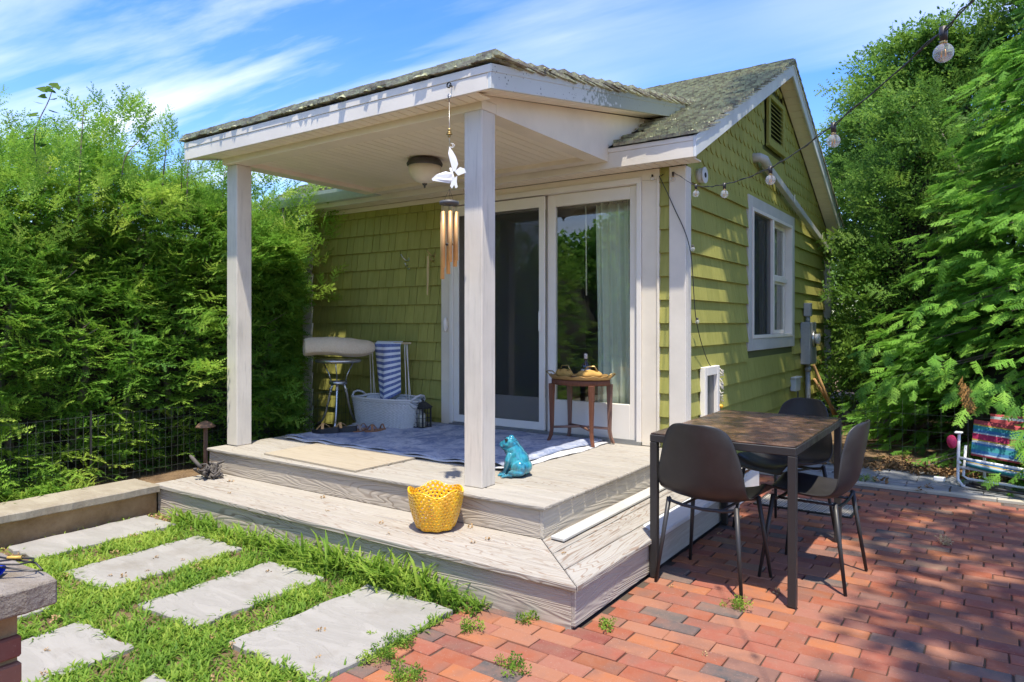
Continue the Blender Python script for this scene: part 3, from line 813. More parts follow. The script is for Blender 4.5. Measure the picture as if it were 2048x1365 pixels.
# raised bed
k = MB().grid(lambda u_, v_: (lerp(-12, -3.46, u_), lerp(-8, 9, v_), .13 + .02 * math.sin(u_ * 50) * math.sin(v_ * 60)), 60, 80).build('raised_bed', M_soil)
tag(k, 'raised soil bed under the hedge', kind='structure')
k = MB().grid(lambda u_, v_: (lerp(-3.46, 14, u_), lerp(4.55, 14, v_), .02 + .03 * math.sin(u_ * 40) * math.sin(v_ * 33)), 60, 50)
k.v = [p for p in k.v]
k = k.build('hedge_bed', M_soil); tag(k, 'dark leaf littered soil under the conifers', kind='structure'); 

# ---- bricks
def brickm():
    M = Mat('paving_brick', 0.85, 0.2)
    r = M.rand()
    base = M.ramp(r, [(0.0, (0.27, 0.082, 0.042)), (0.14, (0.35, 0.125, 0.052)), (0.30, (0.28, 0.090, 0.056)), (0.44, (0.31, 0.135, 0.078)), (0.56, (0.20, 0.062, 0.045)),
                      (0.61, (0.29, 0.118, 0.078)), (0.75, (0.25, 0.090, 0.045)), (0.83, (0.18, 0.095, 0.072)), (0.895, (0.12, 0.10, 0.085)), (0.95, (0.08, 0.078, 0.075)), (0.98, (0.22, 0.15, 0.095))], 'CONSTANT')
    c = M.coord(scale=(1, 1, 1)); n = M.noise(c, 9, 6, 0.65); n2 = M.noise(c, 120, 3, 0.7)
    col = M.mix(M.ramp(n, [(0.36, 0), (0.72, 0.60)]), base, (0.30, 0.155, 0.105))
    dk_ = M.ramp(M.noise(c, 4.5, 3), [(0.50, 0), (0.68, 0.6)])
    col = M.mix(dk_, col, (0.16, 0.085, 0.065))
    col = M.mix(M.ramp(n2, [(0.62, 0), (0.70, 0.5)]), col, (0.42, 0.29, 0.23))
    M.color(col)
    M.bump(n, 0.35, 0.006); M.bump(n2, 0.4, 0.002); return M.m
M_brick = brickm()
def brick_mesh(w=.1955, d=.0905, h=.05):
    j = lambda a_=.0025: random.uniform(-a_, a_)
    m = MB(); c = .004; rings = []
    for z, i_ in ((-h, 0), (-c, 0), (0, c)):
        rings += [(0 + i_ + j(.0015), 0 + i_ + j(.0015), z + (j(.001) if z == 0 else 0)), (w - i_ + j(.0015), i_ + j(.0015), z + (j(.001) if z == 0 else 0)), (w - i_ + j(.0015), d - i_ + j(.0015), z), (i_ + j(.0015), d - i_ + j(.0015), z)]
    m.add(rings, [(a_, (a_ + 1) % 4, 4 + (a_ + 1) % 4, 4 + a_) for a_ in range(4)] + [(4 + a_, 4 + (a_ + 1) % 4, 8 + (a_ + 1) % 4, 8 + a_) for a_ in range(4)] + [(8, 9, 10, 11)])
    return m
patio = MB().prism([(-.545, -4.5), (6.5, -4.5), (6.5, 3.70), (-.43, 3.70), (-.43, 2.3), (-.022, 2.3), (-.022, -.001), (-.545, -.001)], lambda p, q, t_: (p, q, t_), -.05, -.010)
PAT = patio.build('brick_patio', paint('joint_sand', (.085, .062, .045), .95)); tag(PAT, 'red and grey brick patio laid in running bond', kind='structure')
Fv = Vector((-math.sin(R(34.5)), math.cos(R(34.5)), 0)); Rv = Vector((math.cos(R(34.5)), math.sin(R(34.5)), 0))
def project(x, y, z):
    d = Vector((x, y, z)) - CAM; t_ = d.dot(Fv)
    if t_ < .05: return None
    return (1024 + 1400 * d.dot(Rv) / t_, 646.5 - 1400 * d.z / t_, t_)
BV = [brick_mesh().mesh('brick', M_brick) for _ in range(8)]
cand = []; row = 0; y = -2.6
while y < 3.62:
    x = -.56 + (-.10 if row % 2 else 0) + random.uniform(-.03, .03)
    while x < 6.0:
        xo = x
        lim = -.545 if y < -.09 else (-.0 if y < 2.32 else -.43)
        if y < .0 and y > -.1: lim = -.545
        if x >= lim - .004 + (0 if True else 0): cand.append((x, y, .193))
        elif x + .193 > lim + .04: cand.append((lim, y, x + .193 - lim))
        x += .2 + random.uniform(-.001, .003)
    y += .0945; row += 1
def bkey(c):
    p = project(c[0] + c[2] / 2, c[1] + .04, 0)
    if p is None or not (-30 < p[0] < 2078 and 640 < p[1] < 1400): return 1e9
    return p[2]
cand.sort(key=bkey)
rest = MB()
for i, (x, y, w) in enumerate(cand):
    zz_ = random.uniform(-.0035, .0035); rz_ = random.uniform(-.013, .013)
    if i < 300:
        if w > .19: place(random.choice(BV), 'brick', PAT, (x + .0022, y + .002, zz_), (random.uniform(-.014, .014), random.uniform(-.009, .009), rz_))
        else: place(brick_mesh(w - .004).mesh('brick', M_brick), 'brick', PAT, (x + .0035, y + .003, zz_), (0, 0, 0))
restb = cand[300:]
# the farther bricks, joined in ten bunches of colour by a face attribute
me_v = []; me_f = []; me_c = []
for (x, y, w) in restb:
    m = brick_mesh(max(.03, w - .004)); b = len(me_v); rr = random.random(); zz_ = random.uniform(-.002, .002)
    me_v += [(p + x + .0035, q + y + .003, r_ + zz_) for p, q, r_ in m.v]; me_f += [tuple(a_ + b for a_ in f_) for f_ in m.f]; me_c += [rr] * len(m.f)
me = bpy.data.meshes.new('bricks'); me.from_pydata(me_v, [], me_f)
at_ = me.attributes.new('rnd', 'FLOAT', 'FACE'); at_.data.foreach_set('value', me_c)
mb2 = M_brick.copy(); mb2.name = 'paving_brick_far'
for nd in list(mb2.node_tree.nodes):
    if nd.type == 'OBJECT_INFO':
        for l_ in [l for l in mb2.node_tree.links if l.from_node == nd]:
            ts = l_.to_socket; a2 = mb2.node_tree.nodes.new('ShaderNodeAttribute'); a2.attribute_name = 'rnd'
            mb2.node_tree.links.new(a2.outputs['Fac'], ts)
me.materials.append(mb2)
k = bpy.data.objects.new('bricks', me); COL.objects.link(k); k.parent = PAT; k['kind'] = 'stuff'

# ---- bluestone slabs
def stonem(name, a_, b_, sc=1.0):
    M = Mat(name, 0.8, 0.25)
    c = M.coord(scale=(1.0, 3.2, 1), rot=(0, 0, R(25)))
    n = M.noise(c, 2.6 * sc, 7, 0.6, 0.8); n2 = M.noise(M.coord(), 90, 3)
    col = M.mix(M.ramp(n, [(0.35, 0), (0.7, 1)]), a_, b_)
    v = M.ramp(M.math('ABSOLUTE', M.math('SUBTRACT', n, 0.5)), [(0.0, 1.0), (0.012, 0.0)])
    col = M.mix(M.math('MULTIPLY', v, 0.25), col, tuple(q * .55 for q in a_))
    st_ = M.ramp(M.noise(M.coord(), 3.2, 6, .65), [(.50, 0), (.68, .45)])
    col = M.mix(st_, col, tuple(q * k_ for q, k_ in zip(a_, (.72, .66, .58))))
    M.color(col); M.bump(n, 0.5, 0.02); M.bump(n2, .15, .002); return M.m
M_slab = stonem('pale_bluestone', (.265, .252, .225), (.335, .318, .288))
def rough_slab(x0, y0, x1, y1, z0, z1, j=.012, n=10):
    pts = []
    for (a_, b_, c, d) in ((x0, y0, x1, y0), (x1, y0, x1, y1), (x1, y1, x0, y1), (x0, y1, x0, y0)):
        for k in range(n): pts.append((lerp(a_, c, k / n) + random.uniform(-j, j), lerp(b_, d, k / n) + random.uniform(-j, j)))
    return MB().prism(pts, lambda p, q, t_: (p, q, t_), z0, z1)
PATH = MB().box((-3.40, -4.4, -.0115), (-.56, -.03, -.008)).build('stone_path', M_soil); tag(PATH, 'stepping path of pale slabs with grass in the gaps', kind='structure')
for (x0, x1, y0, y1) in ((-1.10, -.555, -.925, -.15), (-1.80, -1.36, -.925, -.205), (-2.57, -2.12, -.93, -.16), (-3.27, -2.90, -.93, -.12),
                         (-1.10, -.56, -2.0, -1.22), (-1.83, -1.385, -2.0, -1.16), (-2.57, -2.10, -2.0, -1.17), (-3.27, -2.85, -2.0, -1.2), (-3.27, -2.2, -2.9, -2.2), (-1.9, -.6, -2.9, -2.2)):
    rough_slab(x0, y0, x1, y1, -.03, .012 + random.uniform(-.003, .003)).build('slab', M_slab, PATH, bevel=.004)
# ---- low retaining wall with a stone cap
M_cap = stonem('wall_cap_stone', (.28, .24, .18), (.36, .32, .245), 1.5)
def rubble():
    M = Mat('rough_concrete', .95, .1); c = M.coord(scale=(1, 1, 1), rand=False)
    n = M.noise(c, 7, 7, .7); M.color(M.mix(M.ramp(n, [(.3, 0), (.7, 1)]), (.24, .15, .07), (.40, .27, .14)))
    M.bump(n, .8, .02); return M.m
lw = MB().box((-3.56, -3.6, -.05), (-3.325, -.012, .148)).build('retaining_wall', rubble()); tag(lw, 'low brown retaining wall with pale stone cap at the hedge foot', 'wall')
y = -.012
for L_ in (1.15, .95, 1.2, .4):
    rough_slab(-3.62, y - L_ + .006, -3.27, y, .149, .20, .006, 14).build('cap_stone', M_cap, lw, bevel=.006)
    y -= L_
# ---- grey pavers strip and stone edging
M_gp = stonem('grey_paver', (.20, .205, .21), (.33, .335, .335), 2)
k = MB().box((-.43, 3.71, -.05), (7, 4.6, -.012)).build('paver_strip', M_soil); tag(k, 'strip of grey stone pavers between bricks and hedge', kind='structure'); GP = k
x = -.42
while x < 5.2:
    L_ = random.uniform(.7, 1.1)
    rough_slab(x, 3.70, x + L_ - .006, 3.765, -.04, .012, .004, 8).build('edging_stone', stone_e if 'stone_e' in globals() else globals().setdefault('stone_e', stonem('edging_stone', (.42, .38, .30), (.52, .47, .38))), GP, bevel=.003); x += L_
for r_ in range(3):
    x = -.42 + r_ * .1
    while x < 5.0:
        w_ = random.choice((.22, .3, .34, .42)); y0 = 3.772 + r_ * .262
        rough_slab(x, y0, x + w_ - .008, y0 + .254, -.04, .006 + random.uniform(-.004, .006), .006, 5).build('paver', M_gp, GP, bevel=.004); x += w_
# ---- brick pillar at the lower left
pil = empty('brick_pillar', (-.5, -2.2, 0), label='red brick pillar with a thick rough stone cap beside the lawn path', cat='pillar')
M_mort = rubble()
px1, py1 = -.285, -1.962
MB().box((px1 - .42, py1 - .42, -.05), (px1 - .012, py1 - .012, .70)).build('mortar_core', M_mort, pil)
M_pb = M_brick
zc = .002; r_ = 0
hs_ = .0585
while zc + hs_ < .70:
    off = .10 if r_ % 2 else 0
    yy = py1 + (.0) - off - .20 if off == 0 else py1 - .10
    y = py1
    first = .195 if r_ % 2 == 0 else .095
    while y > py1 - .44:
        w_ = first if y == py1 else .195
        bb = MB().box((px1 - .09, y - w_ + .0, zc), (px1 + random.uniform(-.006, .004), y - .008, zc + hs_ - .012))
        bb.build('brick', M_pb, pil, bevel=.004); y -= w_ + .002
    x = px1 - .092
    first = .1 if r_ % 2 == 0 else .195
    while x > px1 - .42:
        w_ = first
        MB().box((x - w_ + .008, py1 - .09, zc), (x, py1 + random.uniform(-.005, .003), zc + hs_ - .012)).build('brick', M_pb, pil, bevel=.004); x -= w_ + .002; first = .195
    zc += hs_; r_ += 1
cp = rough_slab(px1 - .50, py1 - .50, px1 + .05, py1 + .048, .695, .75, .005, 16)
pcm = Mat('pillar_cap', .9, .2); c_ = pcm.coord(rand=False); n_ = pcm.noise(c_, 12, 7, .7); n5 = pcm.noise(c_, 70, 4, .7)
pcm.color(pcm.mix(pcm.ramp(n_, [(.35, 0), (.7, 1)]), (.20, .165, .125), (.30, .27, .235))); pcm.bump(n_, .9, .03); pcm.bump(n5, .5, .006)
cp.build('cap_stone', pcm.m, pil, bevel=.004)
# ================================================================== SMALL THINGS
M_black = metal('black_steel', (.045, .043, .042), .45, .3)
M_shell = plastic('brown_black_shell', (.024, .022, .0215), .42)
M_steel = metal('brushed_steel', (.62, .61, .58), .3, .9)
M_brass = metal('aged_brass', (.50, .36, .15), .35, .9)
M_gold = metal('brassy_tube', (.80, .46, .18), .42, .35)
def T(name, label, cat, loc, rz=0, group=None): return empty(name, loc, rz, label, cat, group)

# ---- ceiling lamp
L = T('ceiling_light', 'round bronze rimmed glass ceiling light under the porch', 'ceiling light', (-2.10, 1.40, 2.30))
M_bronze = metal('bronze_rim', (.09, .085, .08), .5, .5)
MB().lathe([(.09, .274), (.12, .265), (.138, .235), (.135, .222), (.118, .208)], 32).build('rim', M_bronze, L, local=True)
gm_ = Mat('alabaster_glass', .3); n_ = gm_.noise(gm_.coord(), 9, 4); gm_.color(gm_.mix(n_, (.80, .74, .62), (.62, .56, .45)))
MB().lathe([(.126, .215), (.12, .17), (.10, .13), (.065, .10), (.02, .085)], 32).build('glass_bowl', gm_.m, L, local=True)
MB().lathe([(.002, .050), (.008, .058), (.006, .068), (.018, .078), (.022, .088), (.01, .093)], 16).build('finial', M_bronze, L, local=True)

# ---- wind chime with butterfly
C_ = T('wind_chime', 'copper tube wind chime under a white metal butterfly', 'wind chime', (-1.008, .375, 1.56))
MB().tube([(0, 0, 1.035)] + [(.012 * math.sin(a_ * .6), 0, 1.03 - .012 * math.cos(a_ * .6) - .012) for a_ in range(8)] + [(0, 0, .99)], .0035, 6).tube([(0, 0, 1.00), (0, 0, .60)], .0012, 5).build('hook_and_cord', M_steel, C_, local=True)
MB().ball((0, 0, .832), .010).ball((0, 0, .818), .014, sc=(1, 1, .5)).ball((0, 0, .808), .018, sc=(1, 1, .35)).ball((0, 0, .797), .009).build('beads', M_brass, C_, local=True)
def wing(pts, fl):
    m = MB(); n = len(pts)
    cx_ = Rv; cz_ = Vector((0, 0, 1)); nn = Fv
    P = []
    for (p, q) in pts: P.append(Rv * p + cz_ * q + Fv * (-abs(p) * fl))
    m.add([tuple(v + Fv * .0008) for v in P] + [tuple(v - Fv * .0008) for v in P],
          [tuple(range(n)), tuple(range(n, 2 * n))[::-1]] + [(i, (i + 1) % n, n + (i + 1) % n, n + i) for i in range(n)])
    return m
M_wh = paint('white_enamel', (.82, .82, .80), .4, .02, .02)
MB().tube([tuple(Rv * .006 + Vector((0, 0, .62))), tuple(Rv * .022 + Vector((0, 0, .57))), tuple(Rv * .035 + Vector((0, 0, .53)))], .006, 8).build('butterfly_body', M_wh, C_, local=True)
for pts in ([(.02, .60), (-.006, .70), (.0, .738), (.018, .715), (.038, .68), (.05, .64), (.035, .60)],
            [(.02, .59), (-.02, .60), (-.07, .58), (-.095, .555), (-.09, .545), (-.04, .54), (.0, .535), (.02, .55)],
            [(.03, .60), (.06, .622), (.085, .613), (.095, .59), (.08, .585), (.05, .575)],
            [(.018, .555), (.045, .575), (.042, .54), (.048, .512), (.036, .505), (.028, .525), (.015, .505), (.005, .52), (.01, .54)]):
    wing(pts, .25).build('wing', M_wh, C_, local=True)
for s_ in (0, 1):
    MB().tube([tuple(Rv * (.008 + .012 * math.sin(a_ * .6) + .008 * s_) + Vector((0, 0, .745 + .012 * math.cos(a_ * .6)))) for a_ in range(8)], .0014, 5).build('feeler', M_wh, C_, local=True)
MB().lathe([(.044, .415), (.054, .418), (.054, .434), (.03, .440)], 24).build('disc', plastic('slate_disc', (.08, .08, .08), .5), C_, local=True)
cords = MB()
for k in range(3): cords.tube([(.03 * math.cos(k * 2.09), .03 * math.sin(k * 2.09), .436), (0, 0, .505)], .001, 4)
for k in range(6):
    a_ = k * math.pi / 3 + .3; x_, y_ = .041 * math.cos(a_), .041 * math.sin(a_)
    top = .375; ln = [.27, .30, .34, .37, .31, .28][k]
    cords.tube([(x_, y_, .415), (x_, y_, top - .01)], .0008, 4)
    MB().tube([(x_, y_, top), (x_, y_, top - ln)], .0115, 12).build('tube', M_gold, C_, local=True)
cords.tube([(0, 0, .415), (0, 0, .20)], .001, 4)
cords.build('cord', M_dark, C_, local=True)
MB().lathe([(.018, .19), (.022, .195), (.018, .203)], 16).build('clapper', M_bronze, C_, local=True)

# ---- coat hooks and back scratcher
for i_, (x_, z_, lab) in enumerate(((-3.196, 1.90, 'pewter coat hook alone on the green shingles'), (-2.87, 1.93, 'brass coat hook holding a wooden back scratcher'))):
    H_ = T('coat_hook', lab, 'coat hook', (x_, wy - .016, z_), 0, 'coat hooks on the porch wall')
    MB().prism([(-.012, -.06), (.012, -.06), (.015, -.03), (.010, .0), (.014, .04), (0, .06), (-.014, .04), (-.010, 0), (-.015, -.03)], lambda p, q, t_: (p, t_, q), -.004, .006).build('plate', M_brass if i_ else M_steel, H_, local=True, bevel=.002)
    MB().tube([(0, -.004, -.02), (0, -.03, -.035), (0, -.045, -.02), (0, -.05, .0)], [.006, .005, .005, .007], 8).build('lower_hook', M_brass if i_ else M_steel, H_, local=True)
    MB().tube([(0, -.004, .02), (-.01, -.04, .03), (-.03, -.06, .06), (-.04, -.065, .085)], [.006, .005, .005, .007], 8).build('upper_hook', M_brass if i_ else M_steel, H_, local=True)
k = MB().prism([(-.012, -.34), (.0, -.35), (.010, -.2), (.014, -.02), (.010, .02), (-.008, .02), (-.012, -.1)], lambda p, q, t_: (p - .91 - 2.0, t_ + wy - .066, q + 1.93), 0, .006)
k.tube([(-2.90, wy - .063, 1.94), (-2.90, wy - .063, 1.96), (-2.905, wy - .06, 1.975)], .002, 5)
k = k.build('back_scratcher', paint('bamboo', (.66, .50, .24), .5)); tag(k, 'thin bamboo back scratcher hanging from the brass hook', 'back scratcher')

# ---- stool with rolled blanket
ST = T('stool', 'aluminium stool with curved turned legs on the porch', 'stool', (-3.54, 1.82, .376))
MB().lathe([(.16, .575), (.205, .580), (.212, .595), (.205, .607), (.0, .607)], 32).build('seat', M_steel, ST, local=True)
MB().lathe([(.070, .375), (.082, .375), (.082, .405), (.070, .405), (.070, .375)], 20, cap=False).build('ring', M_steel, ST, local=True)
for k in range(3):
    a_ = [3.6, 5.4, 1.2][k]; c, s_ = math.cos(a_), math.sin(a_)
    pr = [(.045, .40), (.07, .33), (.085, .28), (.10, .20), (.125, .10), (.155, .04), (.20, .005)]
    MB().tube([(r_ * c, r_ * s_, z) for r_, z in pr], [.012, .014, .011, .010, .010, .010, .009], 10).build('leg', M_steel, ST, local=True)
    MB().ball((.073 * c, .073 * s_, .33), .019, 10, 6, (1, 1, .6)).ball((.075 * c, .075 * s_, .305), .016, 10, 6, (1, 1, .6)).build('collar', M_steel, ST, local=True)
    MB().tube([(.07 * c, .07 * s_, .40), (.09 * c, .09 * s_, .47), (.15 * c, .15 * s_, .58)], .006, 8).build('strut', M_steel, ST, local=True)
def clothm(name, a_, b_, sc=90, bs=.6):
    M = Mat(name, .95, .1); c = M.coord(); n = M.noise(c, sc, 3); n2 = M.noise(c, 6, 4)
    M.color(M.mix(M.math('MULTIPLY', M.math('ADD', n, n2), .5), a_, b_)); M.bump(n, bs, .005); M.bump(n2, .3, .01); return M.m
RB = T('rolled_blanket', 'thick beige wool blanket rolled up on the aluminium stool', 'blanket', (-3.50, 1.80, 1.090), R(56))
rb = MB(); N_ = 72
def spir(u_):
    th = u_ * 4.25 * math.pi + .35; r_ = .022 + .086 * u_
    return r_ * math.cos(th + 2.5) * 1.25, r_ * math.sin(th + 2.5) * .92
m_ = MB()
def roll(u_, v_):
    y_, z_ = spir(u_); x_ = lerp(-.32, .32, v_)
    wob = 1 + .045 * math.sin(v_ * 9 + u_ * 3) + .03 * math.sin(v_ * 23 + u_ * 21); e = (1 - abs(2 * v_ - 1) ** 5 * (.10 if v_ < .5 else .55))
    return (x_, y_ * wob * e, z_ * wob * e + .012 * math.sin(v_ * 6))
m_.grid(roll, 90, 20)
m_.build('roll', clothm('beige_wool', (.48, .38, .25), (.74, .63, .46), 60, 1.0), RB, local=True, solid=.016, sub=1)

# ---- towel rack with towel
TR = T('towel_rack', 'white wire towel rack with a pale wooden rail', 'towel rack', (-3.3, 2.22, .376))
MB().bar((-.32, 0, .745), (.30, 0, .755), .022, .018).build('rail', paint('pale_wood', (.62, .48, .28), .5), TR, local=True, bevel=.004)
for sx_ in (-.22, .24):
    for k in range(3):
        MB().tube([(sx_ + .018 * k - .02, 0, .745), (sx_ + .018 * k + .05 * 1 + .02, -.06 + .06 * (k % 2), .0)], .0045, 6).build('rod', M_white, TR, local=True)
tm = Mat('striped_towel', .95, .1)
uvn = tm.n('ShaderNodeUVMap'); sp_ = tm.n('ShaderNodeSeparateXYZ'); tm.lk(uvn.outputs[0], sp_.inputs[0])
fr_ = tm.math('FRACT', tm.math('MULTIPLY', sp_.outputs[1], 10.0)); st_ = tm.math('GREATER_THAN', fr_, .48)
fx_ = tm.math('FRACT', tm.math('MULTIPLY', sp_.outputs[0], 26.0)); bl_ = tm.math('GREATER_THAN', fx_, .16)
f_ = tm.math('MULTIPLY', st_, tm.math('ADD', tm.math('MULTIPLY', bl_, .75), .25))
tm.color(tm.mix(f_, (.74, .76, .80), (.075, .12, .33))); tm.bump(tm.noise(tm.coord(), 150, 2), .4, .003)
def grid_uv(fn, nu, nv, name, mat, parent, local=True, solid=.003, sub=0):
    m = MB().grid(fn, nu, nv)
    o = m.build(name, mat, parent, local=local, solid=solid, sub=sub)
    uvl = o.data.uv_layers.new(name='UVMap')
    for p in o.data.polygons:
        for li in p.loop_indices:
            vi = o.data.loops[li].vertex_index; uvl.data[li].uv = ((vi % nu) / (nu - 1), (vi // nu) / (nv - 1))
    return o
def towel(u_, v_):
    # v along the hanging length, front layer; a diagonal fold makes two panels meeting in a ridge
    w_ = lerp(.17, .125, v_)
    x_ = (u_ - .5) * 2 * w_ + .055 * v_ + .02
    ridge = .42
    y_ = -.02 - .085 * (1 - abs(u_ - ridge) / .58) * (.3 + v_ * .8) - .006 * math.sin(u_ * 14)
    z_ = .77 - .52 * v_ - .07 * (u_ - ridge) * (1 if u_ > ridge else .2) * (-1.0) * v_ - .05 * (1 - abs(u_ - ridge) / .58) * v_
    if v_ < .06: y_ = lerp(.01, y_, v_ / .06)
    return (x_, y_, z_)
TW = grid_uv(towel, 28, 34, 'towel', tm.m, None, solid=.004)
TW.location = (-3.3, 2.22, .376); tag(TW, 'blue and white striped towel hanging over the wooden rail', 'towel')

# ---- wicker laundry basket
wm = Mat('white_wicker', .7, .3); nn_ = wm.noise(wm.coord(), 60, 3); wm.color(wm.mix(nn_, (.62, .62, .60), (.46, .45, .43)))
WB = T('wicker_basket', 'oval white wicker laundry basket beneath the striped towel', 'basket', (-3.10, 2.02, .384))
def wick(u_, v_):
    th = 2 * math.pi * u_; k = 1 + .14 * v_
    ox_ = .33 * k; oy_ = .17 * k
    e = 2 / 2.6
    cx_ = math.copysign(abs(math.cos(th)) ** e, math.cos(th)); cy_ = math.copysign(abs(math.sin(th)) ** e, math.sin(th))
    h_ = .25
    stake = u_ * 44
    d_ = .0055 * math.sin(stake * 2 * math.pi) * (1 if int(v_ * 22) % 2 else -.4) + .0035 * abs(math.sin(v_ * 22 * math.pi))
    if v_ > .93: d_ = .008
    dip = .05 * math.exp(-((abs(abs(math.cos(th)) - 1)) / .06) ** 2) * (-1 if v_ > .9 else 0)
    return ((ox_ + d_) * cx_, (oy_ + d_) * cy_, h_ * v_ + dip)
MB().grid(wick, 264, 45, True).build('woven_body', wm.m, WB, local=True, solid=.006)
rim = []
for k in range(49):
    th = 2 * math.pi * k / 48; e = 2 / 2.6
    cx_ = math.copysign(abs(math.cos(th)) ** e, math.cos(th)); cy_ = math.copysign(abs(math.sin(th)) ** e, math.sin(th))
    dip = .045 * math.exp(-((1 - abs(math.cos(th))) / .06) ** 2)
    rim.append((.384 * cx_, .20 * cy_, .255 - dip * .3))
MB().tube(rim, .011, 8).build('rim', wm.m, WB, local=True)
for s_ in (-1, 1): MB().tube([(s_ * .37, -.09, .25), (s_ * .395, -.05, .285), (s_ * .40, .0, .295), (s_ * .395, .05, .285), (s_ * .37, .09, .25)], .010, 8).build('handle', wm.m, WB, local=True)
MB().box((-.31, -.15, .0), (.31, .15, .008)).build('bottom', wm.m, WB, local=True)

# ---- lantern
LN = T('lantern', 'small black lantern with a cream candle by the wicker basket', 'lantern', (-2.715, 2.06, .386))
b_ = MB().box((-.062, -.062, 0), (.062, .062, .012)).box((-.06, -.06, .172), (.06, .06, .184))
for sx_ in (-1, 1):
    for sy_ in (-1, 1): b_.box((sx_ * .053 - .006, sy_ * .053 - .006, .012), (sx_ * .053 + .006, sy_ * .053 + .006, .172))
b_.build('frame', M_black, LN, local=True)
MB().add([(-.07, -.07, .185), (.07, -.07, .185), (.07, .07, .185), (-.07, .07, .185), (-.02, -.02, .235), (.02, -.02, .235), (.02, .02, .235), (-.02, .02, .235)], [(0, 3, 2, 1), (4, 5, 6, 7), (0, 1, 5, 4), (1, 2, 6, 5), (2, 3, 7, 6), (3, 0, 4, 7)]).lathe([(.015, .235), (.018, .245), (.010, .255), (.004, .265)], 12).build('roof', M_black, LN, local=True)
mu = MB()
for f_ in range(4):
    a_ = f_ * math.pi / 2; c, s_ = round(math.cos(a_)), round(math.sin(a_))
    for d_ in (-.017, .017): mu.bar((c * .052 - s_ * d_, s_ * .052 + c * d_, .012), (c * .052 - s_ * d_, s_ * .052 + c * d_, .172), .003, .003)
    for z in (.05, .09, .13): mu.bar((c * .052 - s_ * -.047, s_ * .052 + c * -.047, z), (c * .052 - s_ * .047, s_ * .052 + c * .047, z), .003, .003)
mu.build('glazing_bars', M_black, LN, local=True)
MB().lathe([(.032, .012), (.032, .125), (.028, .13), (.0, .128)], 20).build('candle', plastic('cream_wax', (.72, .66, .50), .5), LN, local=True)

# ---- shoes
def sole(L_, w_, h0, h1, n=22):
    pts = []
    for k in range(n):
        a_ = 2 * math.pi * k / n; x_ = math.cos(a_) * L_ / 2
        wy_ = math.sin(a_) * w_ / 2 * (1 - .18 * math.cos(a_ * 2 + .4)) * (1.0 + .12 * math.cos(a_)); pts.append((x_, wy_))
    m = MB(); n = len(pts)
    hh = lambda x_: lerp(h1, h0, (x_ + L_ / 2) / L_)
    m.add([(p, q, 0) for p, q in pts] + [(p, q, hh(p)) for p, q in pts], [tuple(range(n))[::-1], tuple(range(n, 2 * n))] + [(i, (i + 1) % n, n + (i + 1) % n, n + i) for i in range(n)]); return m
def strap(p0, p1, top, w_):
    pts = [lerp(Vector(p0), Vector(p1), t_ / 8) + Vector((0, 0, top * math.sin(math.pi * t_ / 8))) for t_ in range(9)]
    m = MB(); 
    for a_, c in zip(pts[:-1], pts[1:]): m.bar(a_, c + (c - a_) * .12, w_, .004)
    return m
SW = T('wedge_sandal', 'black wedge sandal with gold straps near the stool', 'sandal', (-3.17, 1.35, .387), R(-160), )
sole(.25, .092, .028, .06).build('sole', plastic('black_rubber', (.02, .02, .022), .5), SW, local=True, bevel=.004)
k = sole(.252, .094, .004, .004); k.build('outsole', paint('cork_edge', (.60, .56, .44), .7), SW, local=True)
strap((.05, -.045, .035), (.0, .045, .045), .045, .022).build('strap', M_gold, SW, local=True)
strap((.06, .04, .035), (-.02, -.045, .045), .04, .022).build('strap', M_gold, SW, local=True)
SW2 = SW.copy(); COL.objects.link(SW2); SW2.location = (-3.09, 1.47, .387); SW2.rotation_euler = (0, 0, R(-150)); SW2['label'] = 'black wedge sandal half hidden behind its twin, heel showing'
for o in list(SW.children): c = o.copy(); COL.objects.link(c); c.parent = SW2
for o in (SW, SW2): o['group'] = 'black wedge sandals'
M_lea = paint('tan_leather', (.28, .13, .06), .5)
for i_, (x_, y_, rz_, lab) in enumerate(((-3.02, 1.60, R(-70), 'flat brown sandal with silver straps, left of the pair'), (-2.90, 1.67, R(-100), 'flat brown leather sandal, right of the pair'))):
    f_ = T('flat_sandal', lab, 'sandal', (x_, y_, .387), rz_, 'flat brown sandals')
    sole(.22, .082, .014, .018).build('sole', M_lea, f_, local=True, bevel=.003)
    for (a_, c) in (((.06, -.04, .014), (.01, .04, .014)), ((.06, .04, .014), (.01, -.04, .014))): strap(a_, c, .05, .02).build('strap', M_lea if i_ else metal('silver_leather', (.5, .42, .36), .4, .6), f_, local=True)
    strap((-.07, -.035, .014), (-.07, .035, .014), .045, .012).build('heel_strap', M_lea, f_, local=True)

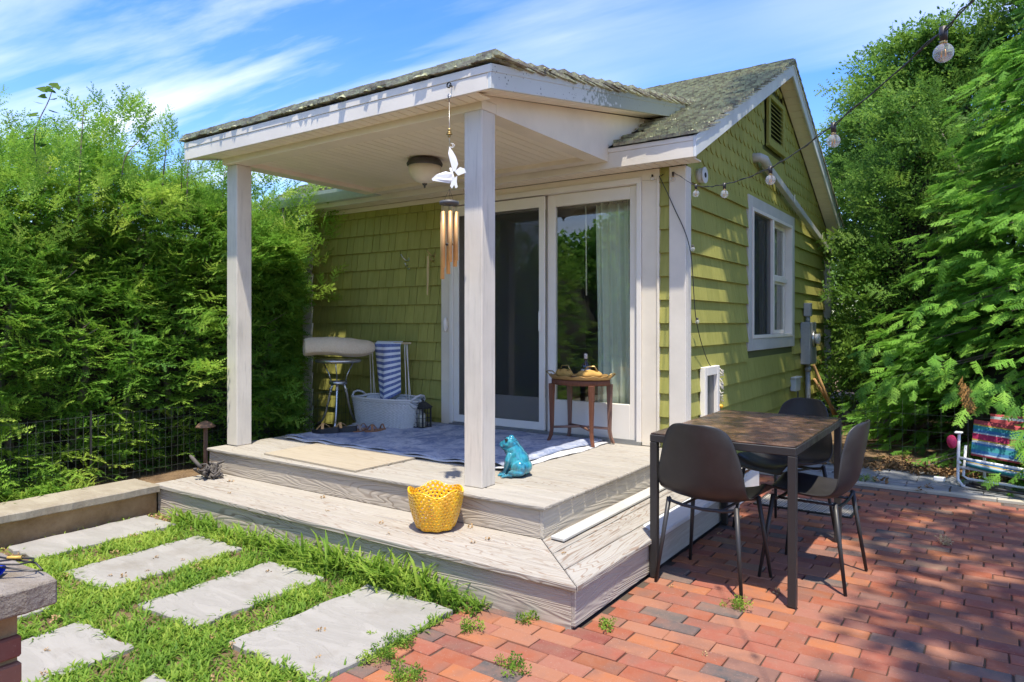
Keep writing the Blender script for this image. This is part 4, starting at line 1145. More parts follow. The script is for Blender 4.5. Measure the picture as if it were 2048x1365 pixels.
# ---- rugs
rgm = Mat('distressed_blue_rug', .95, .1); c = rgm.coord(rand=False)
a_ = rgm.noise(c, 3.2, 8, .72, 1.2); b_ = rgm.vor(rgm.coord(scale=(1, 1, 1), rand=False), 7); d_ = rgm.noise(c, 40, 3)
col = rgm.mix(rgm.ramp(a_, [(.40, 0), (.60, 1)]), (.17, .21, .31), (.48, .50, .55))
col = rgm.mix(rgm.ramp(rgm.math('ABSOLUTE', rgm.math('SUBTRACT', b_, .42)), [(.0, .6), (.06, 0)]), col, (.52, .52, .53))
col = rgm.mix(rgm.ramp(d_, [(.5, 0), (.7, .4)]), col, (.10, .14, .25)); rgm.color(col); rgm.bump(d_, .7, .006)
pdm = clothm('grey_canvas', (.50, .50, .50), (.66, .65, .62), 70)
def rugfn(x0, x1, y0, y1, z, amp, seed, fold):
    def f(u_, v_):
        x_ = lerp(x0, x1, u_); y_ = lerp(y0, y1, v_)
        e = min(u_, 1 - u_, v_, 1 - v_)
        x_ += amp * math.sin(v_ * 9 + seed) * (1 if u_ > .9 else .3) + (.05 * (v_ - .5) if u_ > .8 else 0)
        y_ += amp * (math.sin(u_ * 7 + seed) + .5 * math.sin(u_ * 17)) * (1 if v_ < .1 else .3)
        z_ = z + .003 * (1 + math.sin(u_ * 31 + v_ * 13 + seed)) + .002 * math.sin(v_ * 37)
        if fold and u_ > .93: z_ += .016 * math.sin((u_ - .93) / .07 * math.pi) * (1 + .4 * math.sin(v_ * 16))
        if v_ < .05: z_ += .006 * (1 + math.sin(u_ * 40))
        return (x_, y_, z_)
    return f
k = MB().grid(rugfn(-3.27, -1.02, 1.00, 2.345, .379, .012, 2.1, False), 60, 40).build('rug_underlay', pdm, solid=.004); tag(k, 'pale grey canvas underlay peeking out beneath the blue rug', 'rug pad')
k = MB().grid(rugfn(-3.31, -1.10, 1.045, 2.36, .388, .012, 0.3, True), 90, 60).build('rug', rgm.m, solid=.004); tag(k, 'distressed blue and grey rug covering the porch deck', 'rug')

# ---- side table, tray, bottle, bags
M_mah = grain_wood('mahogany', 2, paint=(.17, .060, .028), bare=(.10, .035, .018), wear=.5)
SX, SY, SZ = -1.20, 2.22, .382
SDT = T('side_table', 'small oval mahogany side table in front of the glass door', 'table', (SX, SY, SZ))
MB().lathe([(.235, .455), (.245, .458), (.245, .492), (.235, .496), (0, .496)], 40, sy=.70).build('top', M_mah, SDT, local=True)
for (lx, ly) in ((-.205, -.095), (-.165, .12), (.165, -.125), (.215, .08)):
    p_ = Vector((lx, ly, 0)); o_ = p_.normalized()
    P_ = [(.020, .46, .0), (.016, .30, .0), (.012, .10, .0), (.012, .05, .008), (.011, .0, .03)]
    m = MB(); vs = []
    for (h_, z_, out) in P_:
        for (a_, b_) in ((-1, -1), (1, -1), (1, 1), (-1, 1)): vs.append((p_.x + a_ * h_ + o_.x * out, p_.y + b_ * h_ + o_.y * out, z_))
    m.add(vs, [(i * 4 + q, i * 4 + (q + 1) % 4, (i + 1) * 4 + (q + 1) % 4, (i + 1) * 4 + q) for i in range(4) for q in range(4)] + [(3, 2, 1, 0), (16, 17, 18, 19)])
    m.build('leg', M_mah, SDT, local=True, bevel=.002)
for (a_, b_) in (((-.205, -.095), (.215, .08)), ((-.165, .12), (.165, -.125))):
    MB().tube([(a_[0], a_[1], .115), (a_[0] * .5, a_[1] * .5, .12), (0, 0, .125 if a_[1] < 0 else .126), (b_[0] * .5, b_[1] * .5, .12), (b_[0], b_[1], .115)], .010, 8).build('stretcher', M_mah, SDT, local=True)
TY = T('serving_tray', 'oval wooden tray with brass handles on the side table', 'tray', (SX, SY, SZ + .497))
MB().grid(lambda u_, v_: ((.245 + .02 * v_) * math.cos(2 * math.pi * u_), (.17 + .02 * v_) * math.sin(2 * math.pi * u_), .004 + (.026 + .005 * math.sin(u_ * 2 * math.pi * 14)) * v_), 112, 5, True).build('gallery', metal('tray_gold', (.50, .30, .10), .4, .4), TY, local=True, solid=.004)
MB().lathe([(.243, .001), (.246, .006), (0, .006)], 40, sy=.70).build('base', M_mah, TY, local=True)
for s_ in (-1, 1): MB().tube([(s_ * .25, -.045, .025), (s_ * .285, -.045, .05), (s_ * .295, 0, .055), (s_ * .285, .045, .05), (s_ * .25, .045, .025)], .005, 8).build('handle', M_brass, TY, local=True)
BT = T('bottle', 'dark glass bottle with a pale neck on the tray', 'bottle', (SX + .015, SY + .06, SZ + .5045))
MB().lathe([(.0, 0), (.033, .002), (.036, .01), (.036, .085), (.030, .105), (.014, .125), (.012, .15)], 24).build('glass', plastic('black_glass', (.015, .013, .012), .08, .8), BT, local=True)
MB().lathe([(.0125, .150), (.014, .152), (.014, .185), (.012, .19), (0, .19)], 20).build('cap', paint('foil_cap', (.55, .50, .44), .4), BT, local=True)
MB().lathe([(.0364, .02), (.0364, .07)], 24, cap=False).build('label', paint('paper_label', (.60, .60, .58), .6), BT, local=True)
M_must = clothm('mustard_leather', (.40, .23, .06), (.58, .36, .11), 30, .2)
for i_, (dx_, dy_, w_, lab) in enumerate(((-.13, -.03, .075, 'mustard pouch with a looped handle at the tray left side'), (.11, -.055, .095, 'wide mustard leather pouch beside the bottle on the tray'))):
    bg_ = T('pouch', lab, 'pouch', (SX + dx_, SY + dy_, SZ + .505), R(-8 + 25 * i_), 'mustard pouches on the tray')
    MB().grid(lambda u_, v_: (w_ * math.sin(math.pi * (.12 + .76 * v_)) ** .5 * math.cos(2 * math.pi * u_) * (1 + .07 * math.sin(u_ * 50)), .05 * math.sin(math.pi * (.12 + .76 * v_)) ** .5 * math.sin(2 * math.pi * u_) * (1 + .07 * math.sin(u_ * 38)), .062 * v_ + .006 * math.sin(u_ * 25) * v_), 40, 8, True).build('body', M_must, bg_, local=True)
    MB().grid(lambda u_, v_: (w_ * .6 * (1 - v_) * math.cos(2 * math.pi * u_), .032 * (1 - v_) * math.sin(2 * math.pi * u_), .061 + .012 * v_), 24, 3, True).build('flap', M_must, bg_, local=True)
    MB().tube([(w_ * .1 - .05, .0, .06), (w_ * .1 - .03, .0, .095), (w_ * .1 + .03, 0, .098), (w_ * .1 + .055, 0, .06)], .005, 8).build('handle', M_brass, bg_, local=True)

# ---- frog
FG = T('frog_statue', 'glazed turquoise ceramic frog sitting upright beside the front post', 'statue', (-.965, .965, .3765), math.atan2(-.35, -.94))
fm = Mat('turquoise_glaze', .08, .7); cc = fm.coord(scale=(1, 1, .35), rand=False)
n_ = fm.noise(cc, 22, 5, .6, .6); n3 = fm.noise(fm.coord(rand=False), 9, 3)
col = fm.ramp(n_, [(.32, (.012, .07, .12)), (.45, (.02, .17, .26)), (.60, (.035, .28, .34)), (.75, (.10, .36, .50))])
col = fm.mix(fm.ramp(n3, [(.55, 0), (.70, .5)]), col, (.12, .20, .16)); fm.color(col); fm.b.inputs['Coat Weight'].default_value = .7; fm.b.inputs['Coat Roughness'].default_value = .03
fb = MB()
def eb(c_, r_): fb.ball(c_, 1.0, 20, 14, r_)
eb((-.018, 0, .085), (.072, .070, .078)); eb((-.035, 0, .055), (.072, .078, .055)); eb((-.002, 0, .125), (.060, .062, .066)); eb((.018, 0, .160), (.056, .060, .048))
eb((.034, 0, .192), (.056, .062, .034)); eb((.066, 0, .182), (.036, .050, .020)); eb((.070, 0, .194), (.030, .036, .016)); eb((.045, 0, .168), (.045, .055, .020))
for s_ in (-1, 1):
    eb((.036, s_ * .038, .220), (.022, .018, .022)); eb((.026, s_ * .046, .205), (.024, .014, .022))
    fb.tube([(.02, s_ * .040, .135), (.035, s_ * .055, .095), (.045, s_ * .052, .05), (.055, s_ * .048, .012)], [.024, .022, .017, .014], 12)
    for t_ in (-.5, 0, .5): fb.tube([(.05, s_ * .048, .014), (.085, s_ * .048 + t_ * .05, .009)], [.011, .007], 8); eb((.087, s_ * .048 + t_ * .052, .009), (.009, .008, .008))
    eb((-.035, s_ * .066, .052), (.050, .026, .048)); eb((-.022, s_ * .080, .028), (.052, .018, .020))
    fb.tube([(.0, s_ * .083, .014), (.035, s_ * .083, .011)], [.014, .010], 8)
    for t_ in (-.4, 0.1, .6): fb.tube([(.025, s_ * .083, .012), (.055, s_ * (.083 + t_ * .04), .008)], [.009, .006], 8); eb((.057, s_ * (.083 + t_ * .042), .008), (.008, .007, .007))
fo = fb.build('body', fm.m, FG, local=True)
rmd = fo.modifiers.new('remesh', 'REMESH'); rmd.mode = 'VOXEL'; rmd.voxel_size = .0028; rmd.use_smooth_shade = True
smd = fo.modifiers.new('smooth', 'SMOOTH'); smd.iterations = 5; smd.factor = .5
for s_ in (-1, 1): MB().ball((.044, s_ * .053, .224), .0105, 14, 10).build('eye', plastic('frog_eye', (.012, .010, .008), .05, .9), FG, local=True)

# ---- yellow perforated basket
YB_ = T('yellow_basket', 'bright yellow perforated pot with a wavy rim on the lower step', 'basket', (-1.02, .275, .2015))
ym = Mat('yellow_glaze', .22, .6); n_ = ym.noise(ym.coord(), 14, 4); ym.color(ym.mix(ym.ramp(n_, [(.35, 0), (.7, 1)]), (.80, .47, .015), (.70, .33, .01))); ym.b.inputs['Coat Weight'].default_value = .4
NU, NV = 34, 12
def ywall(u_, v_):
    th = 2 * math.pi * u_
    r_ = .094 + .052 * (1 - (1 - v_) ** 1.7) + .009 * math.cos(8 * th) * (.3 + .7 * (1 - v_)) * (.7)
    z_ = .012 + .205 * v_ + .012 * v_ ** 3 * (math.cos(5 * th + .6) + .5 * math.cos(3 * th))
    return Vector((r_ * math.cos(th), r_ * math.sin(th), z_))
hx = MB(); rows_ = NV
def lat(i, j):
    return None
jit = {}
def corner(a_, b_):
    key = (round(a_ * 6) % (NU * 6), round(b_ * 6))
    if key not in jit: jit[key] = (random.uniform(-.13, .13), random.uniform(-.13, .13) if 0 < b_ < rows_ else 0)
    j = jit[key]; return (a_ + j[0], min(max(b_ + j[1], 0), rows_))
for j in range(rows_):
    for i in range(NU):
        cx_ = i + (.5 if j % 2 else 0); cy_ = j + .5
        cs = [corner(cx_ - .5, cy_ - .333), corner(cx_, cy_ - .667 if j > 0 else 0), corner(cx_ + .5, cy_ - .333), corner(cx_ + .5, cy_ + .333), corner(cx_, cy_ + .667 if j < rows_ - 1 else rows_), corner(cx_ - .5, cy_ + .333)]
        if j == 0: cs[0] = corner(cx_ - .5, 0); cs[2] = corner(cx_ + .5, 0)
        if j == rows_ - 1: cs[3] = corner(cx_ + .5, rows_); cs[5] = corner(cx_ - .5, rows_)
        mx_ = sum(p[0] for p in cs) / 6; my_ = sum(p[1] for p in cs) / 6; q_ = random.uniform(.36, .54)
        inn = [(lerp(mx_, p[0], q_), lerp(my_, p[1], q_)) for p in cs]
        vs = [ywall(p[0] / NU, p[1] / rows_) for p in cs] + [ywall(p[0] / NU, p[1] / rows_) for p in inn]
        hx.add(vs, [(k, (k + 1) % 6, 6 + (k + 1) % 6, 6 + k) for k in range(6)], True)
hx.build('perforated_wall', ym.m, YB_, local=True, solid=.011, sub=2, weld=True)
MB().grid(lambda u_, v_: tuple(ywall(u_, 0) * (v_ if v_ > 0 else .001) * .98 + Vector((0, 0, .012 * (1 - v_)))), 48, 6, True).build('bottom', ym.m, YB_, local=True, solid=.008)

# ---- driftwood figure on the tread, path light
DW = MB(); rr_ = random.Random(3)
for k in range(26):
    p_ = Vector((rr_.uniform(-.06, .08), rr_.uniform(-.05, .04), .01 + rr_.uniform(0, .05))); pts = [p_]
    for _ in range(4): p_ = p_ + Vector((rr_.uniform(-.035, .035), rr_.uniform(-.03, .03), rr_.uniform(-.01, .03))); p_.z = max(.008, min(p_.z, .115)); pts.append(p_)
    DW.tube([tuple(q) for q in pts], [rr_.uniform(.007, .012), .011, .009, .008, .004], 6)
DW.tube([(-.04, 0, .07), (-.08, 0, .11), (-.12, .01, .145), (-.135, .01, .16)], [.014, .013, .014, .006], 7)
k = DW.build('driftwood', clothm('charred_driftwood', (.035, .03, .027), (.20, .18, .16), 40)); k.location = (-3.20, .29, .2005); k.rotation_euler = (0, 0, R(30)); tag(k, 'gnarled dark driftwood piece on the left end of the lower step', 'driftwood')
PL = T('path_light', 'rusty mushroom shaped path light left of the deck', 'path light', (-3.75, .62, .13))
M_rust = clothm('rusty_metal', (.16, .09, .06), (.30, .19, .13), 40)
MB().box((-.012, -.012, -.05), (.012, .012, .36)).build('stake', M_rust, PL, local=True)
MB().lathe([(.075, .352), (.078, .358), (.045, .388), (.012, .402), (0, .404)], 18).build('cap', M_rust, PL, local=True)

# ================================================================== TABLE AND CHAIRS
TB = T('dining_table', 'dark metal framed patio table with a mottled brown top', 'table', (.37, 1.365, 0))
hx_, hy_ = .36, .595
for sx_ in (-1, 1):
    for sy_ in (-1, 1): MB().box((sx_ * hx_ - (.038 if sx_ > 0 else 0), sy_ * hy_ - (.038 if sy_ > 0 else 0), .002), (sx_ * hx_ + (0 if sx_ > 0 else .038), sy_ * hy_ + (0 if sy_ > 0 else .038), .703)).build('leg', M_black, TB, local=True, bevel=.003)
ap = MB().box((-hx_, -hy_, .704), (hx_, -hy_ + .04, .742)).box((-hx_, hy_ - .04, .704), (hx_, hy_, .742)).box((-hx_, -hy_ + .04, .704), (-hx_ + .04, hy_ - .04, .742)).box((hx_ - .04, -hy_ + .04, .704), (hx_, hy_ - .04, .742))
ap.build('apron', M_black, TB, local=True, bevel=.003)
tt = Mat('mottled_top', .16, .6); c = tt.coord(scale=(1, 1, 1), rand=False); c2 = tt.coord(scale=(.8, 2.5, 1), rot=(0, 0, .3), rand=False)
n_ = tt.noise(c, 5, 7, .7, 1.3); n4 = tt.noise(c2, 11, 6, .7, .6)
col = tt.ramp(n_, [(.36, (.018, .014, .013)), (.48, (.05, .028, .02)), (.58, (.12, .065, .036)), (.68, (.24, .14, .075))])
col = tt.mix(tt.ramp(n4, [(.60, 0), (.70, .6)]), col, (.34, .25, .19)); tt.color(col); tt.rough(tt.ramp(n4, [(.4, .22), (.7, .45)]))
MB().box((-hx_ + .004, -hy_ + .004, .7425), (hx_ - .004, hy_ - .004, .750)).build('top', tt.m, TB, local=True, bevel=.002)

def chair_parts(root):
    prof = [(.235, .405, .150), (.225, .432, .185), (.19, .447, .205), (.10, .440, .222), (.0, .430, .228), (-.09, .428, .230), (-.155, .448, .232), (-.195, .500, .230), (-.215, .575, .222), (-.232, .650, .208), (-.248, .725, .186), (-.258, .785, .162), (-.262, .818, .120), (-.263, .828, .060)]
    import bisect
    def fn(u_, v_):
        k = v_ * (len(prof) - 1); i = min(int(k), len(prof) - 2); f = k - i
        a_, b_ = prof[i], prof[i + 1]; y_ = lerp(a_[0], b_[0], f); z_ = lerp(a_[1], b_[1], f); w_ = lerp(a_[2], b_[2], f)
        s_ = (u_ - .5) * 2
        seat = max(0, 1 - v_ * 1.9); back = max(0, min(1, (v_ - .38) * 3))
        bend = abs(s_) ** 2.4
        z_ += .040 * bend * (1 - back) * (1 if v_ > .12 else v_ / .12)
        y_ += .055 * bend * back * (1 if v_ < .85 else max(0, (1 - v_) / .15) * .8 + .2)
        return (s_ * w_, y_, z_)
    MB().grid(fn, 17, 30).build('shell', M_shell, root, local=True, solid=.009, sub=1)
    fr_ = MB()
    for yy_ in (-.15, .15): fr_.tube([(-.178, yy_, .430), (-.165, yy_, .412), (-.11, yy_, .400), (0, yy_, .394), (.11, yy_, .400), (.165, yy_, .412), (.178, yy_, .430)], .0085, 8)
    for xx_ in (-.10, .10): fr_.tube([(xx_, -.15, .402), (xx_, .15, .402)], .007, 6)
    fr_.build('under_frame', M_black, root, local=True)
    for sx_ in (-1, 1):
        for sy_ in (-1, 1): MB().tube([(sx_ * .176, sy_ * .15, .428), (sx_ * .222, sy_ * .208, .004)], [.0125, .0085], 10).build('leg', M_black, root, local=True)
CH = T('dining_chair', 'black shell chair seen from behind at the near end of the table', 'chair', (.295, .925, .0), R(-4), 'black shell chairs around the patio table')
chair_parts(CH)
for loc, rz, lab in (((.70, 1.30, 0), R(86), 'black shell chair seen in profile on the right side of the table'), ((.385, 2.00, 0), R(156), 'black shell chair at the far end of the table facing the camera')):
    r_ = CH.copy(); COL.objects.link(r_); r_.location = loc; r_.rotation_euler = (0, 0, rz); r_['label'] = lab
    for o in list(CH.children): c = o.copy(); COL.objects.link(c); c.parent = r_

# ---- doormat, step stool
dm = Mat('chevron_mat', .95, .1); t_ = dm.n('ShaderNodeTexCoord'); sp_ = dm.n('ShaderNodeSeparateXYZ'); dm.lk(t_.outputs['Object'], sp_.inputs[0])
zz1 = dm.math('PINGPONG', sp_.outputs[0], .022); v1 = dm.math('FRACT', dm.math('MULTIPLY', dm.math('ADD', sp_.outputs[1], zz1), 28.0))
dm.color(dm.mix(dm.math('GREATER_THAN', v1, .5), (.50, .46, .38), (.05, .045, .04))); dm.bump(dm.noise(dm.coord(), 130, 2), .8, .006)
DMt = T('doormat', 'black and cream chevron doormat on the bricks behind the table', 'doormat', (.37, 2.73, .004), R(-1))
MB().box((-.31, -.165, 0), (.31, .165, .009)).build('pile', dm.m, DMt, local=True)
MB().box((-.325, -.18, 0), (.325, -.1655, .008)).box((-.325, .1655, 0), (.325, .18, .008)).box((-.325, -.165, 0), (-.3105, .165, .008)).box((.3105, -.165, 0), (.325, .165, .008)).build('border', M_black, DMt, local=True)
SS = T('step_stool', 'white plastic step stool against the green gable wall', 'step stool', (-.17, 2.42, 0))
MB().box((-.03, .0, .0), (.14, .02, .235)).box((-.03, .55, .0), (.14, .57, .235)).box((.12, .02, .0), (.14, .55, .2)).build('side', M_vinyl, SS, local=True, bevel=.008)
MB().box((-.05, -.01, .236), (.16, .58, .262)).build('lower_tread', M_vinyl, SS, local=True, bevel=.008)
MB().box((-.20, -.03, .385), (.06, .30, .41)).build('upper_tread', M_vinyl, SS, local=True, bevel=.008)
MB().box((-.19, .0, .0), (-.05, .28, .384)).build('riser', M_vinyl, SS, local=True, bevel=.008)

# ---- electricity meter, conduit, boxes, sticks
EM = T('electric_meter', 'grey electricity meter box with a round glass meter on the green wall', 'meter', (g, 6.34, .83))
M_gbox = metal('grey_enamel', (.36, .37, .37), .5, .2)
MB().box((.022, -.18, .0), (.13, .18, .50)).build('box', M_gbox, EM, local=True, bevel=.006, seg=2)
MB().box((.1305, -.165, .02), (.136, .165, .19)).build('cover_plate', M_gbox, EM, local=True, bevel=.003)
MB().tube([(.131, .0, .30), (.155, .0, .30)], .098, 24).build('meter_ring', M_steel, EM, local=True)
MB().tube([(.156, 0, .30), (.215, 0, .30), (.24, 0, .30)], [.085, .083, .07], 24).build('meter_glass', glass_pane('meter_glass', (.8, .8, .8), 1.8), EM, local=True)
MB().tube([(.156, 0, .30), (.20, 0, .30)], .06, 20).build('meter_dial', M_wh, EM, local=True)
MB().tube([(.07, 0, -.002), (.07, 0, -.80)], .03, 14).build('conduit', M_gbox, EM, local=True)
MB().tube([(.07, 0, -.03), (.07, 0, -.09)], .038, 14).build('collar', M_gbox, EM, local=True)
MB().tube([(.07, 0, .50), (.07, 0, .569)], .028, 12).build('conduit', M_gbox, EM, local=True)
MB().box((.03, -.05, .57), (.11, .05, .73)).build('service_head', M_gbox, EM, local=True, bevel=.006)
k = MB().box((g + .022, 5.66, .55), (g + .085, 5.88, .70)).box((g + .03, 5.64, .69), (g + .10, 5.90, .71)); k = k.build('outlet_box', paint('outlet_grey', (.50, .52, .52), .5), bevel=.005); tag(k, 'small pale grey outlet box left of the meter conduit', 'outlet box')
M_stick = paint('raw_stick', (.42, .24, .10), .7)
for i_, (a_, b_, lab) in enumerate((((g + .08, 6.62, .80), (g + .30, 7.0, .03), 'wooden garden stick leaning behind the conduit, the taller one'), ((g + .06, 6.75, .62), (g + .32, 7.12, .03), 'shorter wooden stick leaning beside the downspout'))):
    k = MB().tube([a_, b_], [.016, .024], 8).build('wooden_stick', M_stick); tag(k, lab, 'stick', 'wooden sticks leaning on the wall')
# dried bunch by the pet door
k = MB(); rr_ = random.Random(9)
k.tube([(g + .05, 3.08, .93), (g + .055, 3.09, .60)], .003, 5)
for _ in range(46):
    z = rr_.uniform(.66, .95); a_ = rr_.uniform(0, 6.28); k.tube([(g + .055, 3.09, z), (g + .055 + .03 * math.cos(a_), 3.09 + .035 * math.sin(a_), z + rr_.uniform(-.05, .02))], [.003, .0045], 5)
k = k.build('shell_string', paint('bleached', (.62, .58, .50), .7)); tag(k, 'string of small pale shells hanging beside the pet door', 'hanging ornament')
k = MB().ball((g + .06, 3.095, .635), .022, 10, 8, (1, 1, .8)).build('wooden_bead', plastic('amber_bead', (.70, .36, .02), .3)); tag(k, 'amber bead at the end of the shell string', 'bead')
k = MB().tube([(g + .06, 3.10, .60), (g + .06, 3.105, .50)], [.014, .012], 8).build('white_float', paint('float', (.55, .56, .56), .5)); tag(k, 'small grey float hanging below the amber bead', 'float')

# ---- string lights
def ray(px_, py_): return (Fv + Rv * ((px_ - 1024) / 1400) + Vector((0, 0, -(py_ - 646.5) / 1400)))
nodes_ = [(Vector((-.57, 2.30, 2.37)), None)]
bul = [((1346, 346), 5.25, .019), ((1392, 371), 4.10, .020), ((1449, 369), 3.55, .020), ((1541, 336), 2.85, .020), ((1667, 250), 2.15, .020), ((1887, 60), 1.50, .020)]
pts = [Vector((-.60, 2.36, 2.43))]
tops = [CAM + ray(*p_) * d_ for p_, d_, r_ in bul]
pts += tops; pts.append(CAM + ray(1990, -60) * 1.15)
SLt = T('string_lights', 'black cable of clear globe string lights rising from the cottage corner', 'string lights', tuple(pts[0]))
def catm(P, n=14):
    out = []; Q = [P[0] * 2 - P[1]] + P + [P[-1] * 2 - P[-2]]
    for i in range(1, len(Q) - 2):
        for k in range(n):
            t_ = k / n; a_, b_, c_, d_ = Q[i - 1], Q[i], Q[i + 1], Q[i + 2]
            out.append(.5 * ((2 * b_) + (c_ - a_) * t_ + (2 * a_ - 5 * b_ + 4 * c_ - d_) * t_ ** 2 + (-a_ + 3 * b_ - 3 * c_ + d_) * t_ ** 3))
    out.append(P[-1]); return out
cab = catm(pts)
m = MB().tube([tuple(p_) for p_ in cab], .0018, 6); tw = [p_ + Vector((.004 * math.cos(i * .9), .004 * math.sin(i * .9), .004 * math.cos(i * 1.3))) for i, p_ in enumerate(cab)]
m.tube([tuple(p_) for p_ in tw], .0015, 6)
down = [Vector((-.60, 2.36, 2.43)), Vector((-.50, 2.385, 2.20)), Vector((-.375, 2.40, 1.87)), Vector((-.37, 2.52, 1.34)), Vector((-.375, 2.82, 1.0)), Vector((-.375, 3.06, .96))]
m.tube([tuple(p_) for p_ in catm(down, 10)], .0032, 6)
m.build('cable', plastic('black_cable', (.02, .02, .02), .5), SLt)
M_bglass = glass_pane('bulb_glass', (.96, .97, .97), 1.7, .16); M_fil = metal('filament', (.85, .45, .12), .4, .4)
for i_, (p_, (q_, d_, r_)) in enumerate(zip(tops, bul)):
    z0 = -.002
    so_ = MB().tube([(p_.x, p_.y, p_.z + .006), (p_.x, p_.y, p_.z - .024)], [.0085, .0078], 12).build('socket', M_black, SLt)
    MB().tube([(p_.x, p_.y, p_.z - .0245), (p_.x, p_.y, p_.z - .031)], .0075, 12).build('bulb_cap', M_brass, SLt)
    MB().ball((p_.x, p_.y, p_.z - .031 - r_ * .94), r_, 20, 14).build('bulb', M_bglass, SLt)
    MB().tube([(p_.x - .003, p_.y, p_.z - .04), (p_.x - .004, p_.y, p_.z - .058)], .0016, 5).tube([(p_.x + .003, p_.y, p_.z - .04), (p_.x + .004, p_.y, p_.z - .058)], .0016, 5).build('filament', M_fil, SLt)
for (x_, y_, z_) in ((-.36, 2.42, 1.87), (-.365, 2.53, 1.33), (-.66, 2.37, 2.42)):
    MB().ball((x_, y_, z_), .017, 14, 10).build('bulb', M_bglass, SLt); MB().tube([(x_, y_, z_ + .012), (x_, y_, z_ + .03)], .008, 8).build('socket', M_black, SLt)

# ---- folded beach chairs by the hedge
def stripem(name, stops):
    M = Mat(name, .7, .2); uv = M.n('ShaderNodeUVMap'); s_ = M.n('ShaderNodeSeparateXYZ'); M.lk(uv.outputs[0], s_.inputs[0])
    M.color(M.ramp(s_.outputs[1], stops, 'CONSTANT')); M.bump(M.noise(M.coord(), 160, 2), .3, .002); return M.m
pk, yl, bl, tq, wt, cr = (.30, .02, .07), (.38, .26, .05), (.035, .13, .27), (.03, .20, .22), (.33, .38, .41), (.36, .06, .07)
sm_ = stripem('striped_sling', [(0, cr), (.045, wt), (.08, bl), (.17, tq), (.30, bl), (.36, wt), (.42, yl), (.46, pk), (.62, wt), (.66, bl), (.74, tq), (.84, yl), (.88, cr)])
sm2 = stripem('striped_seat', [(0, wt), (.2, tq), (.6, wt), (.75, yl), (.85, bl)])
BC = T('folded_beach_chair', 'folded beach chair with a striped sling on a white tube frame', 'beach chair', (1.25, 4.03, .006), R(-8))
MB().tube([(.0, .03, .43), (.0, .0, .30), (-.004, .0, .06), (.03, -.01, .015), (.08, -.015, .008), (.9, -.03, .004)], .0115, 10).build('frame', M_wh, BC, local=True)
MB().tube([(.04, .06, .33), (.03, .02, .09), (.06, .02, .07), (.9, .02, .035)], .010, 10).build('frame', M_wh, BC, local=True)
MB().tube([(.01, -.01, .235), (.25, -.02, .215), (.9, -.03, .16)], .0115, 10).build('frame', M_wh, BC, local=True)
MB().tube([(.01, -.005, .16), (.9, -.02, .125)], .011, 10).build('frame', M_wh, BC, local=True)
MB().box((-.030, -.01, .425), (.025, .05, .440)).build('armrest', M_wh, BC, local=True, bevel=.006)
MB().ball((.012, -.03, .20), .014, 10, 8).build('hinge', M_wh, BC, local=True)
grid_uv(lambda u_, v_: (.08 + .85 * u_, .02 + .14 * v_ + .01 * math.sin(u_ * 5), .262 + .27 * v_ - .05 * u_ - .012 * math.sin(math.pi * u_)), 16, 14, 'sling', sm_, BC, solid=.003)
grid_uv(lambda u_, v_: (.06 + .87 * u_, -.02 - .05 * math.sin(math.pi * v_), .155 + .055 * v_ - .05 * math.sin(math.pi * min(1, u_ * 1.0)) * (1 - .4 * v_) - .01 * u_ + .02), 20, 8, 'seat_sling', sm2, BC, solid=.003)
BC2 = T('folded_beach_chair', 'second folded beach chair, red striped, behind the first one', 'beach chair', (1.42, 4.30, .006), R(-6))
for o in (BC, BC2): o['group'] = 'folded beach chairs by the hedge'
MB().tube([(.0, .0, .50), (.0, .0, .05), (.05, 0, .01), (.8, 0, .008)], .0115, 10).build('frame', M_wh, BC2, local=True)
grid_uv(lambda u_, v_: (.03 + .8 * u_, .02 + .10 * v_, .36 + .20 * v_ - .02 * u_), 12, 10, 'sling', stripem('red_sling', [(0, pk), (.3, yl), (.38, bl), (.55, cr), (.8, wt), (.9, cr)]), BC2, solid=.003)
k = MB().grid(lambda u_, v_: (1.205 + .036 * math.sin(math.pi * v_) ** .7 * math.cos(2 * math.pi * u_) * (1 + .12 * math.sin(7 * u_ + 4 * v_)), 4.01 + .036 * math.sin(math.pi * v_) ** .7 * math.sin(2 * math.pi * u_), .365 + .040 * -math.cos(math.pi * v_) + .014 * math.sin(u_ * 12)), 20, 12, True)
k = k.build('pink_cup_holder', clothm('pink_mesh', (.55, .03, .09), (.72, .08, .16), 60), BC)
hz = MB()
for q in range(4):
    hz.tube([(1.30 + 1.3 * t_ / 12 + .02 * q, 3.93 + .05 * math.sin(t_ * .35 + q) - .03 * q, .018 + .011 * q + .03 * math.exp(-t_ * .9)) for t_ in range(13)], .012, 8)
k = hz.build('garden_hose', plastic('black_rubber_hose', (.012, .012, .014), .35)); tag(k, 'black garden hose looped under the folded beach chairs', 'hose')
k = MB().box((1.07, 4.16, .008), (1.155, 4.20, .04)).build('white_block', M_wh, bevel=.004); tag(k, 'small white plastic block on the grey pavers', 'block')

